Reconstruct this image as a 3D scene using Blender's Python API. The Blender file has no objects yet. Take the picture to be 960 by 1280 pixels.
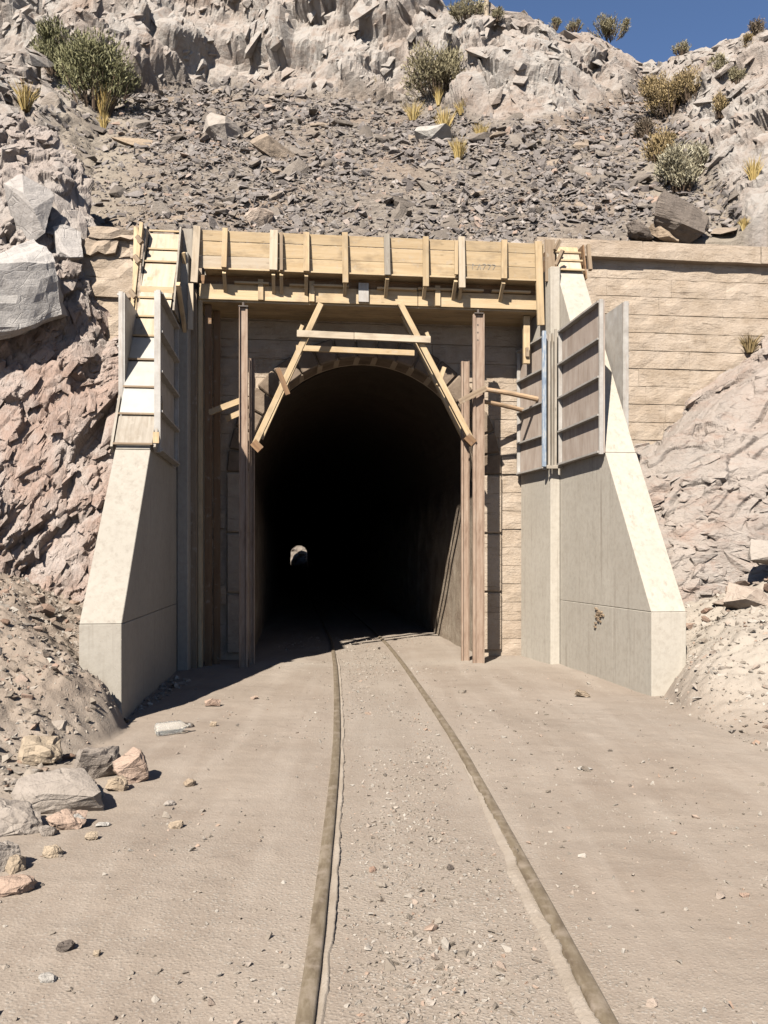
import bpy, bmesh, math, random
import numpy as np
from mathutils import Vector, Matrix

random.seed(7)
RNG = np.random.default_rng(7)
R = math.radians
scene = bpy.context.scene
COL = scene.collection

# ------------------------------------------------------------------ camera, sky, sun, exposure
cam_d = bpy.data.cameras.new("camera")
cam = bpy.data.objects.new("camera", cam_d)
COL.objects.link(cam)
cam.location = (0, 0, 1.57)
cam.rotation_euler = (R(90), 0, 0)
cam_d.sensor_fit = 'VERTICAL'
cam_d.sensor_height = 34.6
cam_d.lens = 34.6 * 1040 / 1280
cam_d.shift_y = 60 / 1280
cam_d.clip_start = 0.05
cam_d.clip_end = 2000
scene.camera = cam

SUN_EL, SUN_AZ = 42.0, 21.5          # light travels towards +Y, a little to +X
az = R(SUN_AZ)
travel = Vector((math.sin(az) * math.cos(R(SUN_EL)), math.cos(az) * math.cos(R(SUN_EL)), -math.sin(R(SUN_EL))))
world = bpy.data.worlds.new("World")
scene.world = world
world.use_nodes = True
wn = world.node_tree
bg = wn.nodes["Background"]
sky = wn.nodes.new("ShaderNodeTexSky")
sky.sky_type = 'NISHITA'
sky.sun_disc = False
sky.sun_elevation = R(SUN_EL)
sky.sun_rotation = R(180 + SUN_AZ)
sky.altitude = 3600
sky.air_density = 0.9
sky.dust_density = 0.6
sky.ozone_density = 3.0
wn.links.new(sky.outputs[0], bg.inputs[0])
bg.inputs[1].default_value = 0.05
sun_d = bpy.data.lights.new("sun", 'SUN')
sun_d.energy = 5.0
sun_d.angle = R(0.53)
sun_d.color = (1.0, 0.93, 0.825)
sun = bpy.data.objects.new("sun", sun_d)
COL.objects.link(sun)
sun.rotation_euler = (-travel).to_track_quat('Z', 'Y').to_euler()
sun.location = (-10, -20, 30)
vs = scene.view_settings
vs.view_transform = 'Standard'
vs.look = 'None'
vs.exposure = 1.86
vs.gamma = 1.0
scene.cycles.diffuse_bounces = 3
vs.use_curve_mapping = False

# ------------------------------------------------------------------ portal frame: a along the wall, b out of the wall, z up
TH = R(6.2)
CT, ST = math.cos(TH), math.sin(TH)
OX, OY = -0.2, 13.3


def W(p):
    a, b, z = p
    return (OX + CT * a + ST * b, OY + ST * a - CT * b, z)


# ------------------------------------------------------------------ helpers: objects
def tag(o, label=None, cat=None, group=None, kind=None):
    if label: o["label"] = label
    if cat: o["category"] = cat
    if group: o["group"] = group
    if kind: o["kind"] = kind
    return o


def link(name, me, parent=None, loc=None):
    o = bpy.data.objects.new(name, me)
    COL.objects.link(o)
    if parent is not None: o.parent = parent
    if loc is not None: o.location = loc
    return o


def thing(name, label, cat, loc=(0, 0, 0), group=None):
    o = bpy.data.objects.new(name, None)
    COL.objects.link(o)
    o.empty_display_size = 0.2
    o.location = loc
    return tag(o, label, cat, group)


def root_loc(o):
    v = Vector((0, 0, 0))
    while o is not None:
        v += o.location
        o = o.parent
    return v


class MB:
    """collects bars, boxes and prisms (portal coordinates when local=True) and links them as one mesh"""
    def __init__(self, local=True):
        self.v, self.f, self.g, self.local = [], [], [], local

    def add(self, vs_, fs, gc=None):
        n = len(self.v)
        self.v += [tuple(p) for p in vs_]
        self.f += [tuple(i + n for i in f) for f in fs]
        if gc is None: gc = [tuple(p) for p in vs_]
        self.g += [tuple(p) for p in gc]

    def bar(self, p0, p1, w, h, up=(0, 0, 1), wob=0.0):
        p0, p1 = Vector(p0), Vector(p1)
        d = (p1 - p0)
        L = d.length
        d.normalize()
        s = d.cross(Vector(up))
        if s.length < 1e-4: s = d.cross(Vector((1, 0, 0)))
        s.normalize()
        u = s.cross(d).normalized()
        vs_, gc = [], []
        off = random.uniform(0, 50), random.uniform(0, 50)
        for (e, p) in ((0, p0), (1, p1)):
            jw = 1 + random.uniform(-wob, wob)
            for (x, y) in ((-1, -1), (1, -1), (1, 1), (-1, 1)):
                vs_.append(p + s * (x * w / 2 * jw) + u * (y * h / 2 * jw))
                gc.append((e * L + off[0], x * w / 2 + off[1], y * h / 2))
        self.add(vs_, [(0, 3, 2, 1), (4, 5, 6, 7), (0, 1, 5, 4), (1, 2, 6, 5), (2, 3, 7, 6), (3, 0, 4, 7)], gc)
        return self

    def box(self, a0, a1, b0, b1, z0, z1):
        vs_ = [(a0, b0, z0), (a1, b0, z0), (a1, b1, z0), (a0, b1, z0), (a0, b0, z1), (a1, b0, z1), (a1, b1, z1), (a0, b1, z1)]
        self.add(vs_, [(0, 3, 2, 1), (4, 5, 6, 7), (0, 1, 5, 4), (1, 2, 6, 5), (2, 3, 7, 6), (3, 0, 4, 7)])
        return self

    def hexa(self, q0, q1):
        """eight corners: quad q0 and the matching quad q1"""
        self.add(list(q0) + list(q1), [(0, 3, 2, 1), (4, 5, 6, 7), (0, 1, 5, 4), (1, 2, 6, 5), (2, 3, 7, 6), (3, 0, 4, 7)])
        return self

    def tube(self, p0, p1, r0, r1, n=10, bend=0.0):
        p0, p1 = Vector(p0), Vector(p1)
        d = (p1 - p0).normalized()
        s = d.cross(Vector((0, 0, 1)))
        if s.length < 1e-4: s = Vector((1, 0, 0))
        s.normalize()
        u = s.cross(d)
        m = 5
        vs_, fs, gc = [], [], []
        L = (p1 - p0).length
        for i in range(m):
            t = i / (m - 1)
            c = p0.lerp(p1, t) + u * (bend * math.sin(math.pi * t))
            r = r0 + (r1 - r0) * t
            for k in range(n):
                an = 2 * math.pi * k / n
                vs_.append(c + s * (math.cos(an) * r) + u * (math.sin(an) * r))
                gc.append((t * L, math.cos(an) * r, math.sin(an) * r))
        for i in range(m - 1):
            for k in range(n):
                fs.append((i * n + k, i * n + (k + 1) % n, (i + 1) * n + (k + 1) % n, (i + 1) * n + k))
        fs.append(tuple(reversed(range(n))))
        fs.append(tuple((m - 1) * n + k for k in range(n)))
        self.add(vs_, fs, gc)
        return self

    def build(self, name, mat, parent=None, bevel=0.0, smooth=False):
        pts = [W(p) for p in self.v] if self.local else self.v
        o0 = root_loc(parent) if parent is not None else Vector((0, 0, 0))
        me = bpy.data.meshes.new(name)
        me.from_pydata([(p[0] - o0.x, p[1] - o0.y, p[2] - o0.z) for p in pts], [], self.f)
        bm = bmesh.new()
        bm.from_mesh(me)
        bmesh.ops.recalc_face_normals(bm, faces=bm.faces)
        bm.to_mesh(me)
        bm.free()
        at = me.attributes.new("gc", 'FLOAT_VECTOR', 'POINT')
        at.data.foreach_set("vector", np.array(self.g, dtype=np.float32).ravel())
        if mat: me.materials.append(mat)
        if smooth: me.polygons.foreach_set("use_smooth", [True] * len(me.polygons))
        o = link(name, me, parent)
        if bevel:
            bv = o.modifiers.new("edge", 'BEVEL')
            bv.width = bevel
            bv.segments = 1
            bv.limit_method = 'ANGLE'
        return o


def np_mesh(name, V, F, mat, attrs=None, smooth=False):
    V = np.asarray(V, dtype=np.float32)
    F = np.asarray(F, dtype=np.int32)
    me = bpy.data.meshes.new(name)
    nf, k = F.shape
    me.vertices.add(len(V))
    me.vertices.foreach_set("co", V.ravel())
    me.loops.add(nf * k)
    me.loops.foreach_set("vertex_index", F.ravel())
    me.polygons.add(nf)
    me.polygons.foreach_set("loop_start", np.arange(0, nf * k, k, dtype=np.int32))
    me.polygons.foreach_set("loop_total", np.full(nf, k, dtype=np.int32))
    me.polygons.foreach_set("use_smooth", np.full(nf, smooth, dtype=bool))
    me.update(calc_edges=True)
    me.validate()
    if attrs:
        for n, a in attrs.items():
            at = me.attributes.new(n, 'FLOAT', 'POINT')
            at.data.foreach_set("value", np.asarray(a, dtype=np.float32).ravel())
    if mat: me.materials.append(mat)
    return me


def grid_faces(n, m):
    i = np.arange(n - 1)[:, None] * m + np.arange(m - 1)[None, :]
    return np.stack([i, i + m, i + m + 1, i + 1], -1).reshape(-1, 4)


# ------------------------------------------------------------------ helpers: noise
def _h(ix, iy, iz, seed):
    n = (ix.astype(np.int64) * 374761393 + iy.astype(np.int64) * 668265263 + iz.astype(np.int64) * 1274126177 + seed * 974634) & 0xffffffff
    n = ((n ^ (n >> 13)) * 1274126177) & 0xffffffff
    n = ((n ^ (n >> 16)) * 668265263) & 0xffffffff
    return ((n ^ (n >> 15)) & 0xffffff).astype(np.float32) / 16777215.0


def vnoise(P, seed=0):
    i = np.floor(P).astype(np.int64)
    f = (P - i).astype(np.float32)
    f = f * f * (3 - 2 * f)
    r = 0
    for dx in (0, 1):
        for dy in (0, 1):
            for dz in (0, 1):
                w = (f[:, 0] if dx else 1 - f[:, 0]) * (f[:, 1] if dy else 1 - f[:, 1]) * (f[:, 2] if dz else 1 - f[:, 2])
                r = r + w * _h(i[:, 0] + dx, i[:, 1] + dy, i[:, 2] + dz, seed)
    return r * 2 - 1


def fbm(P, oct_=4, seed=0, gain=0.5):
    r, a, t = 0, 1.0, 0.0
    for k in range(oct_):
        r = r + a * vnoise(P * (2.03 ** k), seed + k * 17)
        t += a
        a *= gain
    return r / t


def facet(P, seed, tilt=1.0):
    """blocky rock: every Voronoi cell carries its own tilted plane; returns the offset and a value per cell"""
    base = np.floor(P - 0.5).astype(np.int64)
    best = np.full(len(P), 1e9, np.float32)
    out = np.zeros(len(P), np.float32)
    cid = np.zeros(len(P), np.float32)
    for dx in (0, 1):
        for dy in (0, 1):
            for dz in (0, 1):
                cx, cy, cz = base[:, 0] + dx, base[:, 1] + dy, base[:, 2] + dz
                ox = (P[:, 0] - cx - 0.5 + 0.9 * (_h(cx, cy, cz, seed) - 0.5)).astype(np.float32)
                oy = (P[:, 1] - cy - 0.5 + 0.9 * (_h(cx, cy, cz, seed + 1) - 0.5)).astype(np.float32)
                oz = (P[:, 2] - cz - 0.5 + 0.9 * (_h(cx, cy, cz, seed + 2) - 0.5)).astype(np.float32)
                d = ox * ox + oy * oy + oz * oz
                m = d < best
                hv = _h(cx, cy, cz, seed + 3)
                val = (hv - 0.5) + tilt * (ox * (_h(cx, cy, cz, seed + 4) - 0.5) + oy * (_h(cx, cy, cz, seed + 5) - 0.5) + oz * (_h(cx, cy, cz, seed + 6) - 0.5))
                best = np.where(m, d, best)
                out = np.where(m, val, out)
                cid = np.where(m, hv, cid)
    return out, cid


def blur(d, n, m, it=1):
    g = d.reshape(n, m)
    for _ in range(it):
        p = np.pad(g, 1, mode='edge')
        g = 0.5 * g + 0.125 * (p[:-2, 1:-1] + p[2:, 1:-1] + p[1:-1, :-2] + p[1:-1, 2:])
    return g.ravel()


def cracks(P, freq, width, seed, M_=None):
    """narrow fissures: 1 along the zero lines of a noise field, 0 elsewhere"""
    q = (P if M_ is None else P @ M_) * freq
    n = fbm(q, 3, seed, 0.45)
    m = fbm(q * 0.5 + 11, 2, seed + 5)
    return np.clip(1 - np.abs(n) / width, 0, 1) * np.clip(0.5 + 1.6 * m, 0, 1)


def sstep(x, a, b):
    t = np.clip((x - a) / (b - a), 0, 1)
    return t * t * (3 - 2 * t)


def rotm(rx, ry, rz):
    return np.array(Matrix.Rotation(rz, 3, 'Z') @ Matrix.Rotation(ry, 3, 'Y') @ Matrix.Rotation(rx, 3, 'X'))


# ------------------------------------------------------------------ helpers: materials
ALB = 0.43                            # overall reflectance of the sun-bleached materials below


class NT:
    def __init__(self, name, rough=0.85, spec=0.25):
        self.m = bpy.data.materials.new(name)
        self.m.use_nodes = True
        self.t = self.m.node_tree
        self.b = self.t.nodes["Principled BSDF"]
        self.b.inputs["Roughness"].default_value = rough
        self.b.inputs["Specular IOR Level"].default_value = spec

    def n(self, typ, **kw):
        o = self.t.nodes.new(typ)
        for k, v in kw.items(): setattr(o, k, v)
        return o

    def l(self, a, b): self.t.links.new(a, b)

    def coord(self, kind="Object", scale=(1, 1, 1), attr=None, rot=(0, 0, 0)):
        if attr:
            s = self.n("ShaderNodeAttribute", attribute_name=attr).outputs["Vector"]
        else:
            s = self.n("ShaderNodeTexCoord").outputs[kind]
        mp = self.n("ShaderNodeMapping")
        mp.inputs["Scale"].default_value = scale
        mp.inputs["Rotation"].default_value = rot
        self.l(s, mp.inputs["Vector"])
        return mp.outputs[0]

    def noise(self, co, scale, detail=4, rough=0.55, dist=0.0):
        o = self.n("ShaderNodeTexNoise")
        o.inputs["Scale"].default_value = scale
        o.inputs["Detail"].default_value = detail
        o.inputs["Roughness"].default_value = rough
        o.inputs["Distortion"].default_value = dist
        self.l(co, o.inputs["Vector"])
        return o.outputs[0]

    def voro(self, co, scale, feature='F1', out="Distance", rnd=1.0):
        o = self.n("ShaderNodeTexVoronoi", feature=feature)
        o.inputs["Scale"].default_value = scale
        o.inputs["Randomness"].default_value = rnd
        self.l(co, o.inputs["Vector"])
        return o.outputs[out]

    def ramp(self, fac, stops, interp='LINEAR'):
        o = self.n("ShaderNodeValToRGB")
        o.color_ramp.interpolation = interp
        e = o.color_ramp.elements
        while len(e) < len(stops): e.new(0.5)
        for k, (p, c) in enumerate(stops):
            e[k].position = p
            e[k].color = (c[0] * ALB, c[1] * ALB, c[2] * ALB, 1)
        self.l(fac, o.inputs[0])
        return o.outputs[0]

    def rng(self, fac, a, b, c=0.0, d=1.0):
        o = self.n("ShaderNodeMapRange")
        o.inputs[1].default_value, o.inputs[2].default_value = a, b
        o.inputs[3].default_value, o.inputs[4].default_value = c, d
        self.l(fac, o.inputs[0])
        return o.outputs[0]

    def mix(self, fac, a, b, blend='MIX'):
        o = self.n("ShaderNodeMix", data_type='RGBA', blend_type=blend)
        for s, v in ((o.inputs[0], fac), (o.inputs[6], a), (o.inputs[7], b)):
            if hasattr(v, "is_output"): self.l(v, s)
            elif isinstance(v, (int, float)): s.default_value = v
            else: s.default_value = (v[0] * ALB, v[1] * ALB, v[2] * ALB, 1)
        return o.outputs[2]

    def math(self, op, a, b=None):
        o = self.n("ShaderNodeMath", operation=op)
        for s, v in ((o.inputs[0], a), (o.inputs[1], b)):
            if v is None: continue
            if hasattr(v, "is_output"): self.l(v, s)
            else: s.default_value = v
        return o.outputs[0]

    def attr(self, name): return self.n("ShaderNodeAttribute", attribute_name=name).outputs["Fac"]

    def bump(self, h, strength, dist, prev=None):
        o = self.n("ShaderNodeBump")
        o.inputs["Strength"].default_value = strength
        o.inputs["Distance"].default_value = dist
        self.l(h, o.inputs["Height"])
        if prev is not None: self.l(prev, o.inputs["Normal"])
        return o.outputs[0]

    def done(self, col, normal=None):
        if hasattr(col, "is_output"): self.l(col, self.b.inputs["Base Color"])
        else: self.b.inputs["Base Color"].default_value = (col[0] * ALB, col[1] * ALB, col[2] * ALB, 1)
        if normal is not None: self.l(normal, self.b.inputs["Normal"])
        return self.m


def mat_wood(name, c0, c1, c2, var=0.4):
    k = NT(name, 0.75, 0.2)
    co = k.coord(attr="gc", scale=(1.6, 22, 22))
    g = k.noise(co, 1.0, 5, 0.6, 0.4)
    col = k.ramp(g, [(0.25, c0), (0.5, c1), (0.75, c2)])
    kn = k.voro(k.coord(attr="gc", scale=(3.2, 9, 9)), 1.0)
    col = k.mix(k.rng(kn, 0.0, 0.13, 0.75, 0.0), col, tuple(x * 0.35 for x in c0))
    rnd = k.n("ShaderNodeObjectInfo").outputs["Random"]
    col = k.mix(k.rng(rnd, 0, 1, 0, var), col, tuple(x * 0.45 for x in c1))
    st = k.noise(k.coord(attr="gc", scale=(2.5, 5, 5)), 1.3, 4, 0.6)
    col = k.mix(k.rng(st, 0.5, 0.75, 0, 0.6), col, (0.22, 0.165, 0.11))
    sp = k.noise(k.coord('Object'), 9, 5, 0.7)
    col = k.mix(k.rng(sp, 0.58, 0.72, 0, 0.55), col, (0.50, 0.45, 0.385))
    gr = k.noise(k.coord(attr="gc", scale=(6, 60, 60)), 1.5, 3)
    return k.done(col, k.bump(gr, 0.35, 0.006))


M = {}
M['wood_new'] = mat_wood("new_pine", (0.52, 0.37, 0.205), (0.63, 0.47, 0.285), (0.69, 0.545, 0.36))
M['wood_pale'] = mat_wood("pale_pine", (0.54, 0.42, 0.29), (0.64, 0.53, 0.40), (0.69, 0.59, 0.46))
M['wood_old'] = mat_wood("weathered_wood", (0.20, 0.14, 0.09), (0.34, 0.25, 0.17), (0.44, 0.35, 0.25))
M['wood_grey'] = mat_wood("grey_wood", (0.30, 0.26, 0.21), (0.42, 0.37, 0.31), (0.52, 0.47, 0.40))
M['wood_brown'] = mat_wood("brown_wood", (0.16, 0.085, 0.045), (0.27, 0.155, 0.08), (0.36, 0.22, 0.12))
M['pole'] = mat_wood("peeled_pole", (0.42, 0.27, 0.15), (0.56, 0.38, 0.24), (0.64, 0.47, 0.32))


def mat_concrete(name, base, pale, dark, streak=0.5, board=True):
    k = NT(name, 0.85, 0.2)
    co = k.coord()
    col = k.ramp(k.noise(co, 1.6, 6, 0.6), [(0.3, base), (0.7, pale)])
    col = k.mix(k.rng(k.noise(co, 14, 5, 0.65), 0.45, 0.75, 0, 0.35), col, dark)
    s = k.noise(k.coord(scale=(9, 9, 0.45)), 1.5, 5, 0.6)
    col = k.mix(k.rng(s, 0.57, 0.75, 0, streak), col, dark)
    w = k.noise(k.coord(scale=(7, 7, 0.3)), 2.1, 3, 0.6)
    col = k.mix(k.rng(w, 0.6, 0.8, 0, 0.45), col, tuple(min(1, x * 1.2) for x in pale))
    pits = k.voro(co, 26)
    col = k.mix(k.rng(pits, 0.05, 0.12, 0.5, 0.0), col, dark)
    pat = k.noise(co, 0.8, 5, 0.6)
    col = k.mix(k.rng(pat, 0.5, 0.7, 0, 0.4), col, tuple(x * 0.72 for x in base))
    n = k.bump(k.noise(co, 45, 5, 0.7), 0.28, 0.01)
    n = k.bump(k.rng(pits, 0.0, 0.14, 0, 1), 0.3, 0.006, n)
    if board:
        n = k.bump(k.noise(k.coord(scale=(7, 7, 0.12)), 2.0, 1), 0.25, 0.01, n)
    return k.done(col, n)


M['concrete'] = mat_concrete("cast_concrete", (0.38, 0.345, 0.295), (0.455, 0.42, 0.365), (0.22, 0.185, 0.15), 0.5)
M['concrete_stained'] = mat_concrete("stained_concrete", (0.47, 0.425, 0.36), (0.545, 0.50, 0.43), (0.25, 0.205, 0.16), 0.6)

k = NT("masonry_stone", 0.95, 0.1)
co = k.coord()
rnd = k.n("ShaderNodeObjectInfo").outputs["Random"]
c = k.ramp(rnd, [(0.0, (0.50, 0.41, 0.325)), (0.5, (0.515, 0.425, 0.34)), (1.0, (0.53, 0.44, 0.355))])
c = k.mix(k.rng(k.noise(co, 3.5, 6, 0.65), 0.42, 0.7, 0, 0.7), c, (0.34, 0.26, 0.185))
bed = k.noise(k.coord(scale=(2.2, 2.2, 5)), 2.6, 7, 0.7, 0.9)
c = k.mix(k.rng(bed, 0.55, 0.75, 0, 0.45), c, (0.33, 0.25, 0.18))
c = k.mix(k.rng(k.noise(co, 40, 3, 0.6), 0.55, 0.75, 0, 0.4), c, (0.62, 0.54, 0.44))
big = k.noise(k.coord(scale=(0.8, 0.8, 1.4)), 0.9, 6, 0.65)
c = k.mix(k.rng(big, 0.5, 0.7, 0, 0.55), c, (0.40, 0.31, 0.235))
lc = k.noise(k.coord(scale=(1.5, 1.5, 22)), 1.6, 5, 0.65, 0.5)
c = k.mix(k.rng(lc, 0.62, 0.72, 0, 0.7), c, (0.22, 0.16, 0.115))
nn = k.bump(bed, 0.7, 0.03)
nn = k.bump(k.rng(lc, 0.6, 0.72, 1, 0), 0.6, 0.02, nn)
nn = k.bump(k.noise(co, 30, 6, 0.7), 0.6, 0.02, nn)
M['masonry'] = k.done(c, nn)

k = NT("lime_mortar", 0.95, 0.1)
co = k.coord()
c = k.ramp(k.noise(co, 5, 5, 0.6), [(0.3, (0.46, 0.365, 0.275)), (0.7, (0.56, 0.46, 0.36))])
M['mortar'] = k.done(c, k.bump(k.noise(co, 35, 6, 0.7), 0.6, 0.02))

k = NT("shade_toned_stone", 0.95, 0.1)
co = k.coord()
c = k.ramp(k.noise(co, 3, 6, 0.65), [(0.3, (0.15, 0.11, 0.08)), (0.6, (0.27, 0.21, 0.16)), (0.8, (0.36, 0.29, 0.23))])  # arch ring stone toned darker than the wall, shade put into its colour
M['ring_shade'] = k.done(c, k.bump(k.noise(co, 22, 6, 0.7), 0.6, 0.02))

k = NT("tunnel_rock_lining", 0.95, 0.1)
co = k.coord()
c = k.ramp(k.noise(co, 2.5, 6, 0.65), [(0.3, (0.24, 0.18, 0.135)), (0.55, (0.38, 0.31, 0.24)), (0.75, (0.50, 0.43, 0.35))])
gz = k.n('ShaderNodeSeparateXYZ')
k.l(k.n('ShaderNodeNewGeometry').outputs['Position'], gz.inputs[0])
c = k.mix(k.rng(k.math('ADD', gz.outputs['Z'], k.rng(k.noise(co, 1.2, 4), 0, 1, -0.6, 0.6)), 1.9, 3.0, 0, 0.9), c, (0.055, 0.04, 0.03))  # lining darkens with height: the bore's shade is painted into its colour
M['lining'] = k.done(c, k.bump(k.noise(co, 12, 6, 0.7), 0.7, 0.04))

k = NT("rusty_steel", 0.7, 0.35)
co = k.coord(scale=(6, 6, 1.2))
c = k.ramp(k.noise(co, 3, 6, 0.65), [(0.3, (0.22, 0.14, 0.095)), (0.5, (0.335, 0.235, 0.17)), (0.75, (0.42, 0.325, 0.25))])
M['rust'] = k.done(c, k.bump(k.noise(k.coord(), 60, 4, 0.7), 0.35, 0.004))

k = NT("dusty_rail_steel", 0.55, 0.5)
co = k.coord()
c = k.ramp(k.noise(k.coord(scale=(8, 1.5, 8)), 3.2, 6, 0.65), [(0.3, (0.135, 0.10, 0.065)), (0.52, (0.21, 0.165, 0.11)), (0.72, (0.31, 0.255, 0.19))])
c = k.mix(k.rng(k.noise(co, 9, 6, 0.7), 0.48, 0.68, 0, 0.8), c, (0.36, 0.295, 0.235))
M['rail'] = k.done(c, k.bump(k.noise(co, 90, 4, 0.7), 0.3, 0.003))

k = NT("panel_steel", 0.55, 0.4)
co = k.coord()
c = k.ramp(k.noise(co, 6, 6, 0.65), [(0.3, (0.33, 0.30, 0.27)), (0.6, (0.46, 0.435, 0.405)), (0.8, (0.55, 0.53, 0.50))])
c = k.mix(k.rng(k.noise(k.coord(scale=(8, 8, 1)), 2, 5, 0.6), 0.55, 0.75, 0, 0.6), c, (0.30, 0.22, 0.16))
M['panel_frame'] = k.done(c, k.bump(k.noise(co, 40, 4), 0.2, 0.004))

k = NT("panel_sheet", 0.75, 0.25)
co = k.coord()
c = k.ramp(k.noise(k.coord(scale=(3, 3, 1)), 2.5, 6, 0.65), [(0.3, (0.34, 0.265, 0.215)), (0.55, (0.45, 0.37, 0.315)), (0.8, (0.55, 0.49, 0.43))])
drip = k.noise(k.coord(scale=(14, 14, 0.5)), 2, 4, 0.6)
c = k.mix(k.rng(drip, 0.6, 0.75, 0, 0.5), c, (0.55, 0.51, 0.46))
c = k.mix(k.rng(k.noise(k.coord(scale=(10, 10, 0.6)), 1.7, 4, 0.6), 0.6, 0.75, 0, 0.5), c, (0.17, 0.11, 0.08))
M['panel_sheet'] = k.done(c, k.bump(k.noise(co, 30, 4), 0.2, 0.004))

k = NT("formwork_sheet_pale", 0.42, 0.5)
co = k.coord()
c = k.ramp(k.noise(co, 2.5, 6, 0.6), [(0.3, (0.38, 0.365, 0.335)), (0.7, (0.51, 0.495, 0.46))])
c = k.mix(k.rng(k.noise(co, 11, 5, 0.7), 0.55, 0.8, 0, 0.4), c, (0.36, 0.32, 0.27))
M['sheet_pale'] = k.done(c, k.bump(k.noise(co, 25, 4), 0.15, 0.004))

k = NT("blue_paint", 0.5, 0.4)
co = k.coord()
c = k.ramp(k.noise(k.coord(scale=(12, 12, 2)), 3, 5, 0.7), [(0.35, (0.17, 0.22, 0.31)), (0.5, (0.29, 0.35, 0.43)), (0.65, (0.52, 0.51, 0.49))])
M['blue'] = k.done(c, k.bump(k.noise(co, 40, 3), 0.2, 0.003))


def mat_rock(name, stops, stain, crack=3.0, strata=(0.5, 0.3, 1.0), rot=(0.3, 0.9, 0.2)):
    k = NT(name, 0.92, 0.15)
    co = k.coord()
    sc = k.coord(scale=strata, rot=rot)
    c = k.ramp(k.noise(co, 0.55, 7, 0.66, 0.4), stops)
    c = k.mix(k.rng(k.noise(sc, 2.6, 6, 0.68, 0.8), 0.5, 0.72, 0, 0.75), c, stain)
    cid = k.attr("cell")
    dk = k.noise(k.coord(scale=(1.3, 1.3, 0.5)), 0.9, 6, 0.7, 0.6)
    c = k.mix(k.rng(dk, 0.55, 0.75, 0, 0.55), c, tuple(x * 0.5 for x in stain))
    c = k.mix(k.rng(cid, 0, 1, 0.0, 0.3), c, tuple(x * 0.68 for x in stops[1][1]))
    c = k.mix(k.rng(k.noise(co, 16, 5, 0.7), 0.55, 0.78, 0, 0.45), c, tuple(x * 0.6 for x in stain))
    e = k.voro(k.mix(0.35, sc, k.n('ShaderNodeTexNoise').outputs[1]), crack * 1.6, 'DISTANCE_TO_EDGE')
    e2 = k.voro(k.coord(scale=(strata[0] * 1.7, strata[1] * 1.7, strata[2] * 1.7), rot=(rot[0] + .4, rot[1] - .5, rot[2])), crack * 4, 'DISTANCE_TO_EDGE')
    n = k.bump(k.rng(e, 0, 0.08, 0, 1), 0.22, 0.04)
    n = k.bump(k.rng(e2, 0, 0.1, 0, 1), 0.12, 0.02, n)
    n = k.bump(k.noise(sc, 9, 7, 0.72), 0.8, 0.07, n)
    n = k.bump(k.noise(co, 38, 4, 0.7), 0.5, 0.02, n)
    return k, c, n


k, c, n = mat_rock("left_cliff_rock", [(0.28, (0.40, 0.305, 0.255)), (0.42, (0.50, 0.43, 0.39)), (0.54, (0.44, 0.32, 0.265)), (0.7, (0.55, 0.515, 0.49))],
                   (0.33, 0.225, 0.175), 2.5, (1.6, 1.0, 0.5), (0.2, 0.5, 0.1))
gz = k.n('ShaderNodeSeparateXYZ')
co = k.coord()
k.l(co, gz.inputs[0])
hz = k.math('ADD', gz.outputs['Z'], k.rng(k.noise(co, 0.7, 5, 0.6), 0.2, 0.8, -1.6, 1.6))
c = k.mix(k.rng(hz, 4.4, 6.6, 0, 0.6), c, (0.43, 0.395, 0.365))
M['rock_left'] = k.done(c, n)
k, c, n = mat_rock("right_outcrop_rock", [(0.28, (0.41, 0.31, 0.255)), (0.45, (0.46, 0.395, 0.35)), (0.6, (0.43, 0.385, 0.35)), (0.78, (0.44, 0.31, 0.245))],
                   (0.38, 0.255, 0.20), 2.5, (0.7, 0.7, 1.6), (0.2, -0.5, 0.1))
M['rock_right'] = k.done(c, n)

# the hillside: rock, scree and dirt by masks
k, crock, n = mat_rock("hillside", [(0.28, (0.33, 0.26, 0.215)), (0.43, (0.42, 0.365, 0.325)), (0.57, (0.45, 0.42, 0.39)), (0.74, (0.385, 0.30, 0.245))],
                       (0.28, 0.19, 0.14), 1.2, (0.8, 0.6, 1.0), (0.3, 0.7, 0.2))
co = k.coord()
v = k.voro(k.coord(scale=(7, 7, 14), rot=(0.6, 0, 0)), 1.6, 'F1', "Color")
cs = k.ramp(v, [(0.1, (0.16, 0.135, 0.115)), (0.5, (0.24, 0.205, 0.175)), (0.9, (0.31, 0.27, 0.23))])
cs = k.mix(k.rng(k.noise(co, 0.35, 5, 0.6), 0.45, 0.7, 0, 0.6), cs, (0.31, 0.225, 0.165))
c = k.mix(k.attr("scree"), crock, cs)
cd = k.ramp(k.noise(co, 3, 6, 0.65), [(0.3, (0.29, 0.245, 0.195)), (0.7, (0.39, 0.34, 0.28))])
c = k.mix(k.attr("dirt"), c, cd)
M['hill'] = k.done(c, n)

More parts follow.
